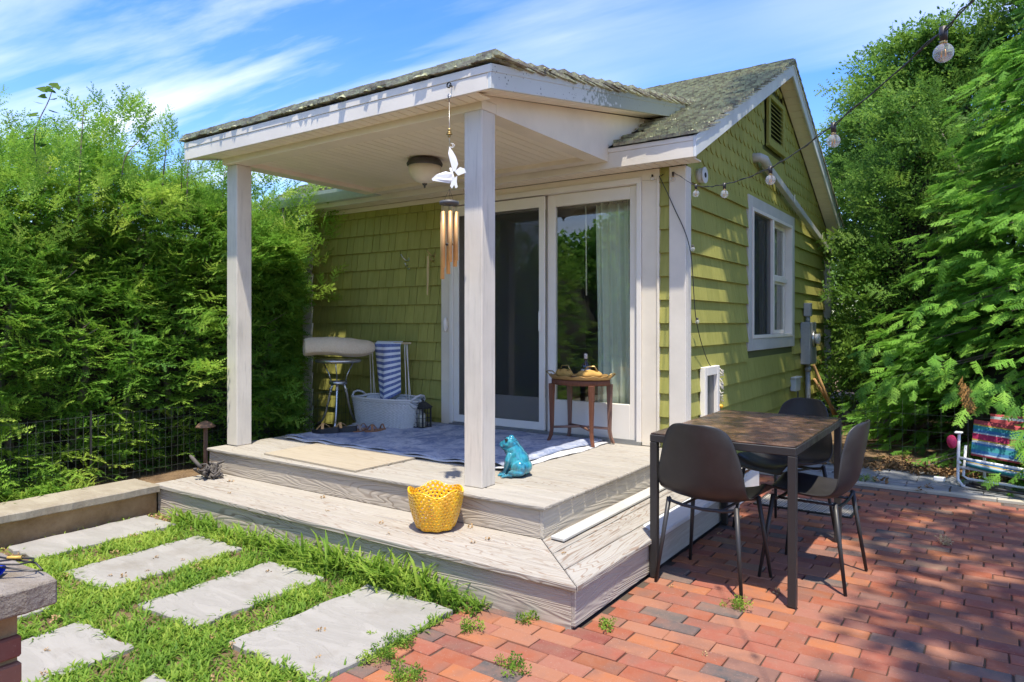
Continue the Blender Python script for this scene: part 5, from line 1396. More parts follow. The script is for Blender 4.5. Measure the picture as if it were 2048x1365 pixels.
# ---- blue plastic tool on the pillar cap
BL = T('blue_skimmer', 'bright blue plastic holder with bent wire loops on the pillar cap', 'holder', (-.350, -1.985, .7515), R(-42))
M_blue = plastic('cobalt_plastic', (.012, .05, .52), .25)
MB().grid(lambda u_, v_: (.022 * math.cos(2 * math.pi * u_) * (1 + .15 * v_) + 0, lerp(-.13, .0, v_) , .014 + .012 * math.sin(2 * math.pi * u_) * (1 - .25 * v_)), 16, 8, True).build('body', M_blue, BL, local=True, solid=.003, sub=1)
MB().tube([(-.03, -.13, .02), (-.03, .03, .03), (-.022, .055, .03), (.0, .062, .03), (.015, .04, .03), (.03, -.13, .05)], .0022, 6).tube([(-.05, -.1, .05), (-.02, .06, .02), (.01, .085, .012), (.02, .07, .014), (.0, -.1, .045)], .0022, 6).build('wire_loop', M_black, BL, local=True)
MB().tube([(-.028, .0, .034), (-.024, .03, .034)], .0038, 6).build('tape', paint('yellow_tape', (.60, .38, .08), .5), BL, local=True)

# ---- wire fences
def fence(name, lab, P0, P1, z0, z1, dx_, dz_):
    P0 = Vector(P0); P1 = Vector(P1); L_ = (P1 - P0).length; d_ = (P1 - P0) / L_
    f = T(name, lab, 'fence', tuple(P0)); m = MB(); k = 0
    while k * dx_ <= L_:
        p_ = P0 + d_ * (k * dx_); m.bar((p_.x, p_.y, z0), (p_.x, p_.y, z1), .0022, .0022); k += 1
    z = z0 + .05
    while z <= z1 + .001: m.bar((P0.x, P0.y, z), (P1.x, P1.y, z), .0022, .0022); z += dz_
    w_ = m.build('wire_mesh', metal('fence_wire', (.10, .11, .09), .5, .5), f); w_['kind'] = 'stuff'
    s_ = 0
    while s_ <= L_:
        p_ = P0 + d_ * s_; MB().bar((p_.x, p_.y, z0 - .1), (p_.x, p_.y, z1 + .03), .012, .012).build('stake', M_black, f); s_ += 1.4
fence('wire_fence', 'low dark wire fence in front of the left hedge', (-3.86, -3.0, 0), (-3.86, 2.6, 0), .15, .66, .05, .075)
fence('wire_fence', 'thin wire fence at the foot of the bright conifers', (-.1, 4.62, 0), (4.0, 4.62, 0), .0, .62, .10, .15)
# ================================================================== VEGETATION
def leafm(name, c1, c2, c3, tr=.35, nscale=1.2):
    m = bpy.data.materials.new(name); m.use_nodes = True; t = m.node_tree
    b = t.nodes['Principled BSDF']; b.inputs['Roughness'].default_value = .62; b.inputs['Specular IOR Level'].default_value = .22
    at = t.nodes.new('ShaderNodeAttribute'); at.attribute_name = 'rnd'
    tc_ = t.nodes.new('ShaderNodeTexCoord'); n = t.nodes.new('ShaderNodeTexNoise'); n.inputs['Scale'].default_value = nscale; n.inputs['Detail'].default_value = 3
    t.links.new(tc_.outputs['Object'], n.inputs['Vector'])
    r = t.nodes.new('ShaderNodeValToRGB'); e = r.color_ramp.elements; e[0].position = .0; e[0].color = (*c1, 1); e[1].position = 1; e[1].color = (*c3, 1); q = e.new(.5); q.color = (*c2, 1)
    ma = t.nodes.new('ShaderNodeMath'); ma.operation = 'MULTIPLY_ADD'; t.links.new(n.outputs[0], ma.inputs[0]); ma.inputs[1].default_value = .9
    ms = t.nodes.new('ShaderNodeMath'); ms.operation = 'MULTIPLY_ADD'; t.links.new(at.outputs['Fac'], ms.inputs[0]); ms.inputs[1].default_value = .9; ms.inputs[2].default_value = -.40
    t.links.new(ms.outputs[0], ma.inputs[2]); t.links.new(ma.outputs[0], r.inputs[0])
    t.links.new(r.outputs[0], b.inputs['Base Color'])
    tl = t.nodes.new('ShaderNodeBsdfTranslucent'); t.links.new(r.outputs[0], tl.inputs[0])
    mi = t.nodes.new('ShaderNodeMixShader'); mi.inputs[0].default_value = tr
    t.links.new(b.outputs[0], mi.inputs[1]); t.links.new(tl.outputs[0], mi.inputs[2]); t.links.new(mi.outputs[0], t.nodes['Material Output'].inputs[0])
    return m
M_yew = leafm('yew_needles', (.09, .22, .035), (.21, .41, .050), (.42, .56, .085), .5)
M_cyp = leafm('cypress_sprays', (.09, .24, .035), (.22, .47, .060), (.38, .63, .10), .5)
M_dkt = leafm('dark_evergreen', (.06, .15, .03), (.15, .29, .045), (.28, .43, .07), .45)
M_grs = leafm('grass_blades', (.085, .19, .025), (.20, .35, .042), (.42, .52, .085), .5, 3)
M_vine = leafm('vine_leaf', (.06, .14, .03), (.10, .20, .04), (.18, .28, .07), .4)
M_bark = grain_wood('bark', 2, paint=(.17, .13, .095), bare=(.08, .055, .04), wear=.45, sc=1.2)
M_core = paint('shade_core', (.035, .030, .018), .95)  # near-black colour imitating the shade deep inside foliage

def tri_soup(L):
    V = []; Fc = []
    for a_, b_, c_ in L: k = len(V); V += [a_, b_, c_]; Fc.append((k, k + 1, k + 2))
    return np.array(V, float), np.array(Fc)
def needle_line(L, p0, d, side, n, ln, w, up=.25, t0=.1):
    """pairs of needles along a twig from p0 in direction d (length |d|)"""
    p0 = Vector(p0); d = Vector(d); dn = d.normalized(); side = Vector(side)
    for i in range(n):
        t_ = t0 + (1 - t0) * i / max(1, n - 1); p_ = p0 + d * t_
        l_ = ln * (1 - .45 * t_ ** 3)
        for s_ in (-1, 1):
            tip = p_ + side * s_ * l_ * .82 + dn * l_ * .55 + Vector((0, 0, random.uniform(-.2, up) * l_))
            b_ = dn * w
            L.append((tuple(p_ - b_), tuple(p_ + b_), tuple(tip)))
def yew_tpl():
    L = []; ax = Vector((1, 0, 0)); Ln = .24
    needle_line(L, (0, 0, 0), (Ln, 0, 0), (0, 1, 0), 9, .026, .0072)
    L.append(((0, -.002, 0), (0, .002, 0), (Ln, 0, 0)))
    for k in range(6):
        t_ = .06 + .135 * k; l_ = (.13 - .012 * k) * random.uniform(.7, 1.15); s_ = 1 if k % 2 else -1
        a_ = R(random.uniform(38, 55)) * s_; d = Vector((math.cos(a_) * l_, math.sin(a_) * l_, random.uniform(-.02, .015)))
        sd = Vector((-math.sin(a_), math.cos(a_), 0)); p0 = Vector((t_ * Ln, 0, 0))
        needle_line(L, p0, d, sd, 5, .025, .0074)
        L.append((tuple(p0 - Vector((.0015, 0, 0))), tuple(p0 + Vector((.0015, 0, 0))), tuple(p0 + d)))
    return tri_soup(L)
def cyp_tpl():
    L = []; Ln = .24
    def lobe(p, d, w):
        p = Vector(p); d = Vector(d); s_ = Vector((-d.y, d.x, 0)).normalized() * w
        L.append((tuple(p - s_), tuple(p + s_), tuple(p + d)))
    def finger(p0, a_, l_, droop):
        d = Vector((math.cos(a_), math.sin(a_), 0)) * l_; d.z = -droop * l_
        lobe(p0, d, .0058)
        n = max(3, int(l_ / .024))
        for i in range(n):
            t_ = .15 + .75 * i / n; p_ = Vector(p0) + d * t_
            for s_ in (-1, 1):
                b_ = a_ + s_ * R(38); q = .029 * (1 - .55 * t_)
                lobe(p_, (math.cos(b_) * q, math.sin(b_) * q, -droop * q + random.uniform(-.004, .004)), .0056)
    finger((0, 0, 0), 0, Ln, .12)
    for k in range(6):
        for s_ in (-1, 1):
            t_ = .08 + .14 * k + random.uniform(-.02, .02); l_ = .125 * (1 - .62 * t_) * random.uniform(.75, 1.1)
            finger((t_ * Ln, 0, -.12 * t_ * Ln), s_ * R(random.uniform(38, 50)), l_, .22)
    return tri_soup(L)
def clump_tpl(n=24, r=.11, l=.040, w=.011):
    L = []
    for _ in range(n):
        p = Vector((random.gauss(0, 1), random.gauss(0, 1), random.gauss(0, .7))).normalized() * r * random.uniform(.25, 1)
        d = (p.normalized() + Vector((random.uniform(-.7, .7), random.uniform(-.7, .7), random.uniform(-.3, .6)))).normalized() * l
        s_ = d.cross(Vector((random.uniform(-1, 1), random.uniform(-1, 1), 1))).normalized() * w
        m = p + d * .5
        L.append((tuple(p), tuple(m - s_), tuple(m + s_))); L.append((tuple(m - s_), tuple(p + d), tuple(m + s_)))
    return tri_soup(L)
def frames(D, roll):
    """unit x axis along D, z axis near world up, rolled"""
    D = D / np.linalg.norm(D, axis=1, keepdims=True)
    up = np.tile([0., 0., 1.], (len(D), 1)); up[np.abs(D[:, 2]) > .95] = [1, 0, 0]
    Y = np.cross(up, D); Y /= np.linalg.norm(Y, axis=1, keepdims=True); Z = np.cross(D, Y)
    c, s_ = np.cos(roll)[:, None], np.sin(roll)[:, None]
    Y2 = Y * c + Z * s_; Z2 = -Y * s_ + Z * c
    return np.stack([D, Y2, Z2], axis=2)
def scatter(name, tpls, P, D, mat, parent, smin=.8, smax=1.3, roll=.5, kind='stuff', rnd=None):
    P = np.array(P, float); D = np.array(D, float); n = len(P)
    Fm = frames(D, rng.normal(0, roll, n)); sc = rng.uniform(smin, smax, n); which = rng.integers(0, len(tpls), n)
    rv = rng.random(n) if rnd is None else rnd
    Vs = []; Fs = []; Rs = []; off = 0
    for k, (V, Fc) in enumerate(tpls):
        idx = np.where(which == k)[0]
        if len(idx) == 0: continue
        X = np.einsum('nij,vj->nvi', Fm[idx], V) * sc[idx][:, None, None] + P[idx][:, None, :]
        Vs.append(X.reshape(-1, 3)); nf = (Fc[None] + (np.arange(len(idx)) * len(V))[:, None, None] + off).reshape(-1, Fc.shape[1]); Fs.append(nf); off += len(idx) * len(V)
        Rs.append(np.repeat(rv[idx], len(Fc)))
    V = np.concatenate(Vs); Fc = np.concatenate(Fs); Rr = np.concatenate(Rs)
    o = smooth_mesh_np(name, V, Fc, mat, parent, None if parent is None else wloc(parent))
    a_ = o.data.attributes.new('rnd', 'FLOAT', 'FACE'); a_.data.foreach_set('value', Rr.astype(np.float32))
    if kind: o['kind'] = kind
    return o
def inview(p, m=60):
    q = project(*p)
    return q is not None and -m < q[0] < 2048 + m and -m < q[1] < 1365 + m
YT = [yew_tpl() for _ in range(6)]; CT = [cyp_tpl() for _ in range(5)]; KT = [clump_tpl() for _ in range(5)]; KS = [clump_tpl(26, .14, .085, .028) for _ in range(3)]

# ---- left hedge
HG = T('yew_hedge', 'tall feathery light green yew hedge along the left side', 'hedge', (-5.0, 0.0, .13))
def htop(y, x): return 2.62 + .16 * math.sin(y * 2.1 + 1) + .10 * math.sin(y * 5.3) + .12 * math.sin(x * 4) + (-.08 if y < -.1 else 0) - (.35 if y > 2.5 else 0)
def hface(y, z):
    b_ = -3.72 - .30 * z - .10 * math.sin(y * 2.3 + z * 1.1) - .12 * math.sin(z * 4.2 + y * 1.7) - .07 * math.sin(y * 6.1 - z * 3)
    if z < .5: b_ -= .05
    if z > 1.9: b_ -= (z - 1.9) ** 2 * .5
    if y > .2: b_ += .10 * min(1, (y - .2)) * (1 if z < 2.1 else 0)
    if y > 1.0: b_ = min(b_, 1.479 - 1.27 * (y + 2.629))
    return b_
P = []; D = []; RV = []
rr_ = random.Random(5)
while len(P) < 13800:
    y = rr_.uniform(-3.2, 3.6); z = .16 + (rr_.random() ** .85) * 2.75
    if rr_.random() < .25: z = rr_.uniform(1.5, 2.45)
    tp = htop(y, 0)
    if z > tp + .15: continue
    d_ = rr_.expovariate(5.5 if z < 1.7 else 3.0)
    if d_ > (.75 if z < 1.7 else 1.3): continue
    x = hface(y, z) - d_
    if z > tp - .05: x -= rr_.uniform(0, .5)
    p = (x, y, z)
    if not inview(p, 140) and rr_.random() < .85: continue
    # gaps
    if math.sin(y * 7 + z * 3) * math.sin(z * 8 - y * 2) > .62 and d_ < .15 and rr_.random() < .6: continue
    P.append(p); up = .25 + .5 * max(0, (z - 1.7))
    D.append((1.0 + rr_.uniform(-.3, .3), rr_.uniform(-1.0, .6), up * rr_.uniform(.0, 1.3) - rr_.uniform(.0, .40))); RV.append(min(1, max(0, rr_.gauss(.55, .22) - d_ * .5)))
for _ in range(3600):   # the top, seen against the sky
    y = rr_.uniform(-2.2, 3.2); x = rr_.uniform(-6.2, -4.0); z = htop(y, x) + .08 - rr_.random() ** 1.6 * 1.0 - .25 * max(0, -4.35 - x) * 0
    if not inview((x, y, z), 100): continue
    P.append((x, y, z)); D.append((rr_.uniform(-.2, .8), rr_.uniform(-.7, .7), rr_.uniform(.35, 1.4))); RV.append(min(1, max(0, rr_.gauss(.62, .2))))
for (cx_, cy_, cz_, n, dx_) in ((-3.72, .55, 1.35, 34, .26), (-3.66, .50, .92, 16, .22), (-3.74, .7, 1.75, 24, .2), (-4.42, 2.24, 1.62, 22, .30), (-4.62, 2.1, 2.05, 26, .34), (-4.6, 2.0, 1.35, 18, .3), (-4.35, 1.5, 2.05, 30, .35), (-3.95, .3, 2.30, 34, .28)):
    for _ in range(n):
        P.append((cx_ + rr_.gauss(0, .11), cy_ + rr_.gauss(0, .08), cz_ + rr_.gauss(0, .06))); D.append((1.0, rr_.uniform(-.35, .35), rr_.uniform(-.15, .25))); RV.append(rr_.uniform(.4, 1))
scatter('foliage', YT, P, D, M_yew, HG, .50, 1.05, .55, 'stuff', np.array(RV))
P = [(rr_.gauss(-5.5, .35), rr_.uniform(1.7, 3.3), rr_.uniform(.2, 2.3)) for _ in range(1000)]
P = [p for p in P if p[0] < -4.85 or p[1] < 2.1]
scatter('foliage', YT, P, [(1, rr_.uniform(-1, .4), rr_.uniform(-.5, .2)) for _ in P], M_yew, HG, .8, 1.3, .5, 'stuff', np.full(len(P), .35))
co_ = MB().grid(lambda u_, v_: (hface(lerp(-8, 4.6, u_), lerp(.1, 2.4, v_)) - .85 - .25 * v_, lerp(-8, 4.6, u_), lerp(.1, 2.22, v_)), 70, 16)  # dark sheet added inside the hedge as interior shade, blocks light and view
co_.grid(lambda u_, v_: (lerp(-5.15, -6.9, u_) + .1 * math.sin(u_ * 20 + v_ * 9), lerp(1.0, 3.9, u_), lerp(.1, 2.15, v_)), 24, 8)  # further dark sheet added behind the thin foliage near the cottage
o = co_.build('shade_core', M_core, HG); o['kind'] = 'stuff'
for k in range(16):
    y = -2.6 + .38 * k + rr_.uniform(-.1, .1); x = -4.75 + rr_.uniform(-.15, .1)
    pts = [(x, y, .1), (x + rr_.uniform(-.1, .1), y + rr_.uniform(-.1, .1), .9), (x + rr_.uniform(-.1, .2), y + rr_.uniform(-.2, .2), 1.7), (x + rr_.uniform(-.2, .25), y + rr_.uniform(-.3, .3), 2.55)]
    MB().tube(pts, [.035, .028, .02, .008], 7).build('stem', M_bark, HG)
for k in range(26):
    y = rr_.uniform(-2, 2.2); z = rr_.uniform(1.2, 2.5); x = hface(y, z)
    MB().tube([(x - .5, y, z - .35), (x - .2, y + rr_.uniform(-.1, .1), z - .12), (x + .04, y + rr_.uniform(-.2, .2), z + .05)], [.011, .008, .003], 5).build('twig', M_bark, HG)
# long shoots reaching above the hedge
SH_P = []; SH_D = []
for (x, y, z0, z1, lean) in ((-4.4, -.05, 2.5, 3.02, .1), (-4.3, .55, 2.5, 2.92, .12), (-4.2, .72, 2.5, 2.86, .05), (-4.6, .9, 2.4, 2.85, .1), (-4.5, -.6, 2.6, 3.0, .0), (-4.3, 1.1, 2.4, 2.75, .1), (-4.5, .3, 2.5, 2.85, -.1)):
    MB().tube([(x, y, z0 - .4), (x + lean * .5, y, (z0 + z1) / 2 - .1), (x + lean, y, z1)], [.008, .006, .002], 5).build('shoot', M_bark, HG)
    for i in range(7):
        t_ = i / 7; SH_P.append((x + lean * t_, y, lerp(z0, z1, t_))); a_ = rr_.uniform(0, 6.28); SH_D.append((math.cos(a_), math.sin(a_), .9))
scatter('shoot_needles', YT, SH_P, SH_D, M_yew, HG, .45, .8, .5, 'stuff', np.full(len(SH_P), .45))
# vine with heart shaped leaves climbing out of the hedge
def heart(L, p, d, w, tilt):
    p = Vector(p); d = Vector(d).normalized(); s_ = d.cross(Vector((0, 0, 1))).normalized(); s_ = (s_ + Vector((0, 0, tilt))).normalized()
    l = w * 1.15; q = [p, p + s_ * w * .55 - d * w * .12, p + s_ * w * .52 + d * l * .35, p + d * l, p - s_ * w * .52 + d * l * .35, p - s_ * w * .55 - d * w * .12]
    mid = p + d * l * .4 + Vector((0, 0, -.10 * w))
    for i in range(6): L.append((tuple(q[i]), tuple(q[(i + 1) % 6]), tuple(mid)))
for i_, (base, tip, n, lab) in enumerate((((-4.35, -.35, 2.45), (-4.25, -.33, 3.10), 18, 'vine shoot with heart shaped leaves rising highest at the far left'), ((-4.4, .28, 2.5), (-4.3, .42, 2.96), 10, 'short leafy vine shoot above the middle of the hedge'), ((-4.3, .74, 2.45), (-4.22, .78, 2.95), 7, 'small leafy vine tip near the porch roof corner'))):
    base = Vector(base); tip = Vector(tip)
    VN = T('vine', lab, 'vine', tuple(base), 0, 'vines above the hedge')
    cv = [base, lerp(base, tip, .4) + Vector((.03, -.05, 0)), lerp(base, tip, .8) + Vector((0, .03, 0)), tip + Vector((.0, .05, .0))]
    cc_ = catm(cv, 6); MB().tube([tuple(q) for q in cc_], [lerp(.006, .002, k / len(cc_)) for k in range(len(cc_))], 5).build('stem', M_bark, VN)
    L = []
    for k in range(n):
        t_ = k / n; q = cc_[min(len(cc_) - 1, int(t_ * len(cc_)))]; a_ = rr_.uniform(-1.2, 1.2) + (math.pi if k % 2 else 0) + .6
        heart(L, tuple(q + Vector((math.cos(a_), math.sin(a_), -.1)) * .03), (math.cos(a_), math.sin(a_), rr_.uniform(-.35, .25)), rr_.uniform(.045, .075), rr_.uniform(-.4, .4))
    V_, F_ = tri_soup(L); o = smooth_mesh_np('leaves', V_, F_, M_vine, VN, wloc(VN)); o['kind'] = 'stuff'
    a2 = o.data.attributes.new('rnd', 'FLOAT', 'FACE'); a2.data.foreach_set('value', np.repeat(rng.random(len(F_) // 6), 6).astype(np.float32))

# ---- bright conifer on the right
def conifer(name, lab, base, H, R0, tpls, mat, nb, ns, az, zlo, zhi, core, droop, smin, smax, cat='tree', shape=1.0, roll=.4, seed=1, tier=0, keep=.9):
    r_ = random.Random(seed); b_ = Vector(base); TR_ = T(name, lab, cat, tuple(base))
    MB().tube([tuple(b_), tuple(b_ + Vector((.03, .02, H * .4))), tuple(b_ + Vector((-.04, .05, min(H * .95, zhi - .5))))], [.13, .09, .02], 10).build('trunk', M_bark, TR_)
    P = []; D = []; RV = []; lim = MB()
    for i in range(nb):
        z = zlo + (zhi - zlo) * (i + r_.random()) / nb
        if tier: z = round(z / tier) * tier + r_.gauss(0, tier * .16)
        a_ = r_.uniform(*az); Rz = R0 * (max(.02, 1 - (z / H))) ** shape * r_.uniform(.82, 1.12)
        d = Vector((math.cos(a_), math.sin(a_), 0)); tip = b_ + Vector((0, 0, z)) + d * Rz; tip.z -= droop * Rz * .3
        if i % 3 == 0: lim.tube([tuple(b_ + Vector((0, 0, z - .25 * Rz))), tuple(lerp(b_ + Vector((0, 0, z)), tip, .6)), tuple(tip)], [.022, .012, .004], 5)
        for k in range(ns):
            f = 1 - min(.65, r_.expovariate(4.2)); sp = .16 + .22 * (1 - f)
            p = lerp(b_ + Vector((0, 0, z)), tip, f) + Vector((r_.gauss(0, sp) * .9, r_.gauss(0, sp) * .9, r_.gauss(0, .055)))
            if not inview(p, 150) and r_.random() < keep: continue
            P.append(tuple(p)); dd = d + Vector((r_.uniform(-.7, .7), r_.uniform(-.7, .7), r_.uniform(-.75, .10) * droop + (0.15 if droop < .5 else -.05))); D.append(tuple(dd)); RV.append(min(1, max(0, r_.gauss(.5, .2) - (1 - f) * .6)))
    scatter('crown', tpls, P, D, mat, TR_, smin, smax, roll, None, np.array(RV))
    o = lim.build('limbs', M_bark, TR_); o['kind'] = 'stuff'
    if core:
        c = MB().grid(lambda u_, v_: (b_.x + core * R0 * max(.03, 1 - v_ * .78) ** shape * (1 - .55 * v_) * math.cos(2 * math.pi * u_) * (1 + .12 * math.sin(9 * u_ * 6.28 + v_ * 20)), b_.y + core * R0 * max(.03, 1 - v_ * .78) ** shape * (1 - .55 * v_) * math.sin(2 * math.pi * u_), b_.z + .25 + (H - .3) * v_ * .78), 40, 14, True)  # dark shell added within the crown in place of its inner shade
        o = c.build('shade_core', M_core, TR_); o['kind'] = 'stuff'
    return TR_
FA = (R(150), R(345))
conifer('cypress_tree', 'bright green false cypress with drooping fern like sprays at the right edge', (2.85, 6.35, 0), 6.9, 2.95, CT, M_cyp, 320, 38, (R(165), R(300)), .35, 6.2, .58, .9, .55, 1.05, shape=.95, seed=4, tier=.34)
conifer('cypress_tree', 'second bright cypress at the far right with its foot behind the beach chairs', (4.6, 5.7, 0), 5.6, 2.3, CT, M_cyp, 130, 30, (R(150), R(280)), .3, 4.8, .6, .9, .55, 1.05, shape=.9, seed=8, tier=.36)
xt = bpy.data.objects['cypress_tree']; P = []; D = []
for (cx_, cy_, cz_, n_) in ((1.45, 4.15, .72, 14), (1.8, 4.1, .66, 14), (.75, 4.7, .75, 12), (1.15, 4.45, .95, 12), (.5, 4.75, 1.05, 10)):
    for _ in range(n_): P.append((cx_ + rr_.gauss(0, .12), cy_ + rr_.gauss(0, .08), cz_ + rr_.gauss(0, .06))); D.append((rr_.uniform(-.8, .3), -1, rr_.uniform(-.9, -.2)))
scatter('low_sprays', CT, P, D, M_cyp, xt, .6, 1.0, .3, 'stuff')
# a few dead brown sprays
P = [(1.28, 4.55, .80), (1.30, 4.53, .74), (1.26, 4.56, .86), (1.9, 4.3, 1.6)]
scatter('dead_sprays', CT, P, [(.2, -.3, -1)] * 4, clothm('dead_spray', (.30, .15, .05), (.42, .24, .09), 30), xt, .8, 1.1, .3, 'stuff')
# ---- darker evergreens behind
conifer('dark_evergreen_tree', 'dark evergreen tree behind the gable with limbs showing', (.75, 10.2, 0), 6.9, 2.2, KT + YT[:3], M_dkt, 300, 20, (R(170), R(330)), .4, 5.7, .62, .1, 1.0, 1.9, shape=.5, roll=1.5, seed=12)
conifer('dark_evergreen_tree', 'taller dark evergreen tree between the bright cypress and the gable', (3.2, 9.4, 0), 9.6, 2.6, KT + YT[:3], M_dkt, 300, 17, (R(160), R(320)), 1.0, 7.8, .66, .1, 1.0, 1.9, shape=.55, roll=1.5, seed=13)
conifer('dark_evergreen_tree', 'lower dark shrubby evergreen at the back corner of the cottage', (.65, 7.4, 0), 4.6, 1.0, KT + YT[:3], M_dkt, 110, 15, (R(150), R(340)), .2, 4.1, .6, .1, .8, 1.5, shape=.6, roll=1.5, seed=15)
for nm in [o for o in bpy.data.objects if o.get('category') == 'tree' and o.name.startswith('dark')]: nm['group'] = 'dark evergreens behind the cottage'
# visible limbs in the dark tree
dt_ = bpy.data.objects['dark_evergreen_tree.001']
for (a_, b_, c_) in (((2.0, 8.9, .8), (1.5, 8.5, 2.4), (.9, 8.3, 3.9)), ((2.1, 8.8, 1.0), (1.4, 8.4, 2.2), (.5, 8.2, 3.2))):
    MB().tube([a_, b_, c_], [.045, .03, .01], 7).build('limb', M_bark, dt_)

# ---- trees out of the frame: one that shades the patio, two mirrored in the glass door
def blobtree(name, lab, base, blobs, trunk, leaf, n, tpls, seed):
    r_ = random.Random(seed); TR_ = T(name, lab, 'tree', base)
    for t_ in trunk: MB().tube(t_[0], t_[1], 10).build('trunk', M_bark, TR_)
    P = []; D = []
    wt = lambda b: b[3] ** 2 * (.62 if b[0] > 2.5 and b[3] > .9 else 1.5) if name == 'shade_tree' else b[3] ** 2
    tot = sum(wt(b) for b in blobs)
    for b_ in blobs:
        (x, y, z, q, fl) = b_
        for _ in range(int(n * wt(b_) / tot)):
            v = Vector((r_.gauss(0, 1), r_.gauss(0, 1), r_.gauss(0, 1))).normalized() * q * r_.uniform(.15, 1.0) ** .5
            P.append((x + v.x, y + v.y, z + v.z * fl)); D.append((r_.uniform(-1, 1), r_.uniform(-1, 1), r_.uniform(-.5, .8)))
    scatter('crown', tpls, P, D, leaf, TR_, 1.0, 2.0, 1.5, None); return TR_
blobtree('shade_tree', 'broad leafy tree just outside the view whose branches shade the patio', (5.2, .3, 0),
         [(3.3, -.9, 5.7, 1.25, .45), (2.75, .9, 5.7, 1.0, .45), (1.75, 2.1, 5.8, .75, .5), (.95, 2.8, 5.6, .78, .5), (4.2, .4, 6.0, 1.4, .5), (3.9, -2.0, 6.0, 1.2, .5), (.55, 3.7, 5.3, .70, .5), (1.55, .9, 5.8, .42, .5), (.25, 4.8, 5.6, .50, .5)],
         [([(5.2, .3, -.05), (5.1, .3, 2.5), (4.6, .2, 4.6), (3.8, .0, 5.6)], [.24, .19, .14, .05]), ([(4.9, .3, 4.0), (3.6, 1.2, 5.3), (1.9, 2.2, 5.8), (.7, 3.2, 5.6)], [.10, .07, .04, .012])], M_dkt, 900, KS, 21)
blobtree('garden_tree', 'bushy tree behind the viewer mirrored in the glass door', (-4.6, -6.6, 0), [(-4.6, -6.6, 1.6, 1.5, 1.0), (-4.8, -6.7, 3.0, 1.1, .9), (-6.3, -6.3, 1.8, 1.4, 1.1), (-3.3, -7.2, 1.6, 1.4, 1.0)], [([(-4.6, -6.6, -.05), (-4.7, -6.7, 2.8)], [.15, .06])], M_cyp, 2000, KS, 22)
blobtree('garden_tree', 'second bushy tree behind the viewer at the patio edge', (-1.0, -8.0, 0), [(-1.0, -8.0, 1.7, 1.6, 1.0), (1.2, -8.4, 1.9, 1.6, 1.1), (3.4, -8.0, 2.2, 1.7, 1.1)], [([(-1.0, -8.0, -.05), (-1.0, -8.0, 2.8)], [.15, .06])], M_cyp, 1400, KS, 23)

# ---- grass in the gaps of the path
def blade(n=3):
    w = .0062; V = []; Fc = []
    L = 1.0; pts = [(0, 0), (.10, .42), (.32, .78), (.62, .93)]
    for i, (x_, z_) in enumerate(pts):
        ww = w * (1, 1.15, .8, 0.05)[i] * 12; V += [(x_, -ww, z_), (x_, ww, z_)]
    for i in range(3): k = i * 2; Fc += [(k, k + 1, k + 3, k + 2)]
    return np.array(V, float), np.array(Fc)
slabs = [(-1.10, -.555, -.925, -.15), (-1.80, -1.36, -.925, -.205), (-2.57, -2.12, -.93, -.16), (-3.27, -2.90, -.93, -.12), (-1.10, -.56, -2.0, -1.22), (-1.83, -1.385, -2.0, -1.16), (-2.57, -2.10, -2.0, -1.17), (-3.27, -2.85, -2.0, -1.2)]
GP_ = []; GD = []; GS = []; RV = []
r_ = random.Random(31); tries = 0
def cover(x, y):
    s_ = math.sin(x * 9 + 1) * math.sin(y * 11) * .5 + math.sin(x * 23 + y * 17) * .25
    return s_
while len(GP_) < 21000 and tries < 400000:
    tries += 1
    x = r_.uniform(-3.30, -.45); y = r_.uniform(-1.9, -.005)
    if x > -.53 and (y < -.13 or x > -.46): continue
    if not inview((x, y, 0), 60): continue
    ins = False
    for (a_, b_, c, d_) in slabs:
        m_ = .012 + .018 * math.sin(x * 37 + y * 29) + .012 * math.sin(x * 80)
        if a_ + m_ < x < b_ - m_ and c + m_ < y < d_ - m_: ins = True; break
    if ins: continue
    # bare strips: along the retaining wall and by the step at the left
    if x < -2.98 and y > -1.0 and r_.random() < .93: continue
    if y > -.13 and x < -2.0 and r_.random() < .7: continue
    if cover(x, y) < -.15 and r_.random() < .75: continue
    nearstep = max(0, 1 - abs(y + .05) / .16) * (1 if x > -2.9 else .4)
    h_ = r_.uniform(.028, .060) + nearstep * r_.uniform(0, .10 if x > -1.7 else .05) * (1 if r_.random() < .5 else .2)
    GP_.append((x, y, -.014)); a_ = r_.uniform(0, 6.28); GD.append((math.cos(a_), math.sin(a_), 0)); GS.append(h_); RV.append(min(1, max(0, r_.gauss(.5, .2) + .25 * cover(x, y) + (.2 if x < -2 else 0))))
def grass_obj(name, P, D, Sz, RVs, parent=None):
    P = np.array(P); D = np.array(D); Sz = np.array(Sz); V, Fc = blade(); n = len(P)
    ph = np.arctan2(D[:, 1], D[:, 0]); lean = rng.uniform(.7, 2.0, n)
    X = V[None, :, 0] * lean[:, None]; Y = V[None, :, 1] * rng.uniform(.6, 1.3, n)[:, None]; Z = V[None, :, 2] * np.sqrt(np.maximum(.15, 1.35 - lean * .55))[:, None]
    Yw = Y * (.052 / Sz[:, None]) ** .6
    c, s_ = np.cos(ph)[:, None], np.sin(ph)[:, None]
    W_ = np.stack([(X * c - Yw * s_) * Sz[:, None], (X * s_ + Yw * c) * Sz[:, None], Z * Sz[:, None]], axis=2) + P[:, None, :]
    Fa = (Fc[None] + (np.arange(n) * len(V))[:, None, None]).reshape(-1, 4)
    o = smooth_mesh_np(name, W_.reshape(-1, 3), Fa, M_grs, parent); a_ = o.data.attributes.new('rnd', 'FLOAT', 'FACE'); a_.data.foreach_set('value', np.repeat(np.array(RVs), 3).astype(np.float32)); return o
o = grass_obj('grass', GP_, GD, GS, RV); tag(o, 'crabgrass filling the gaps between the path slabs', kind='stuff')
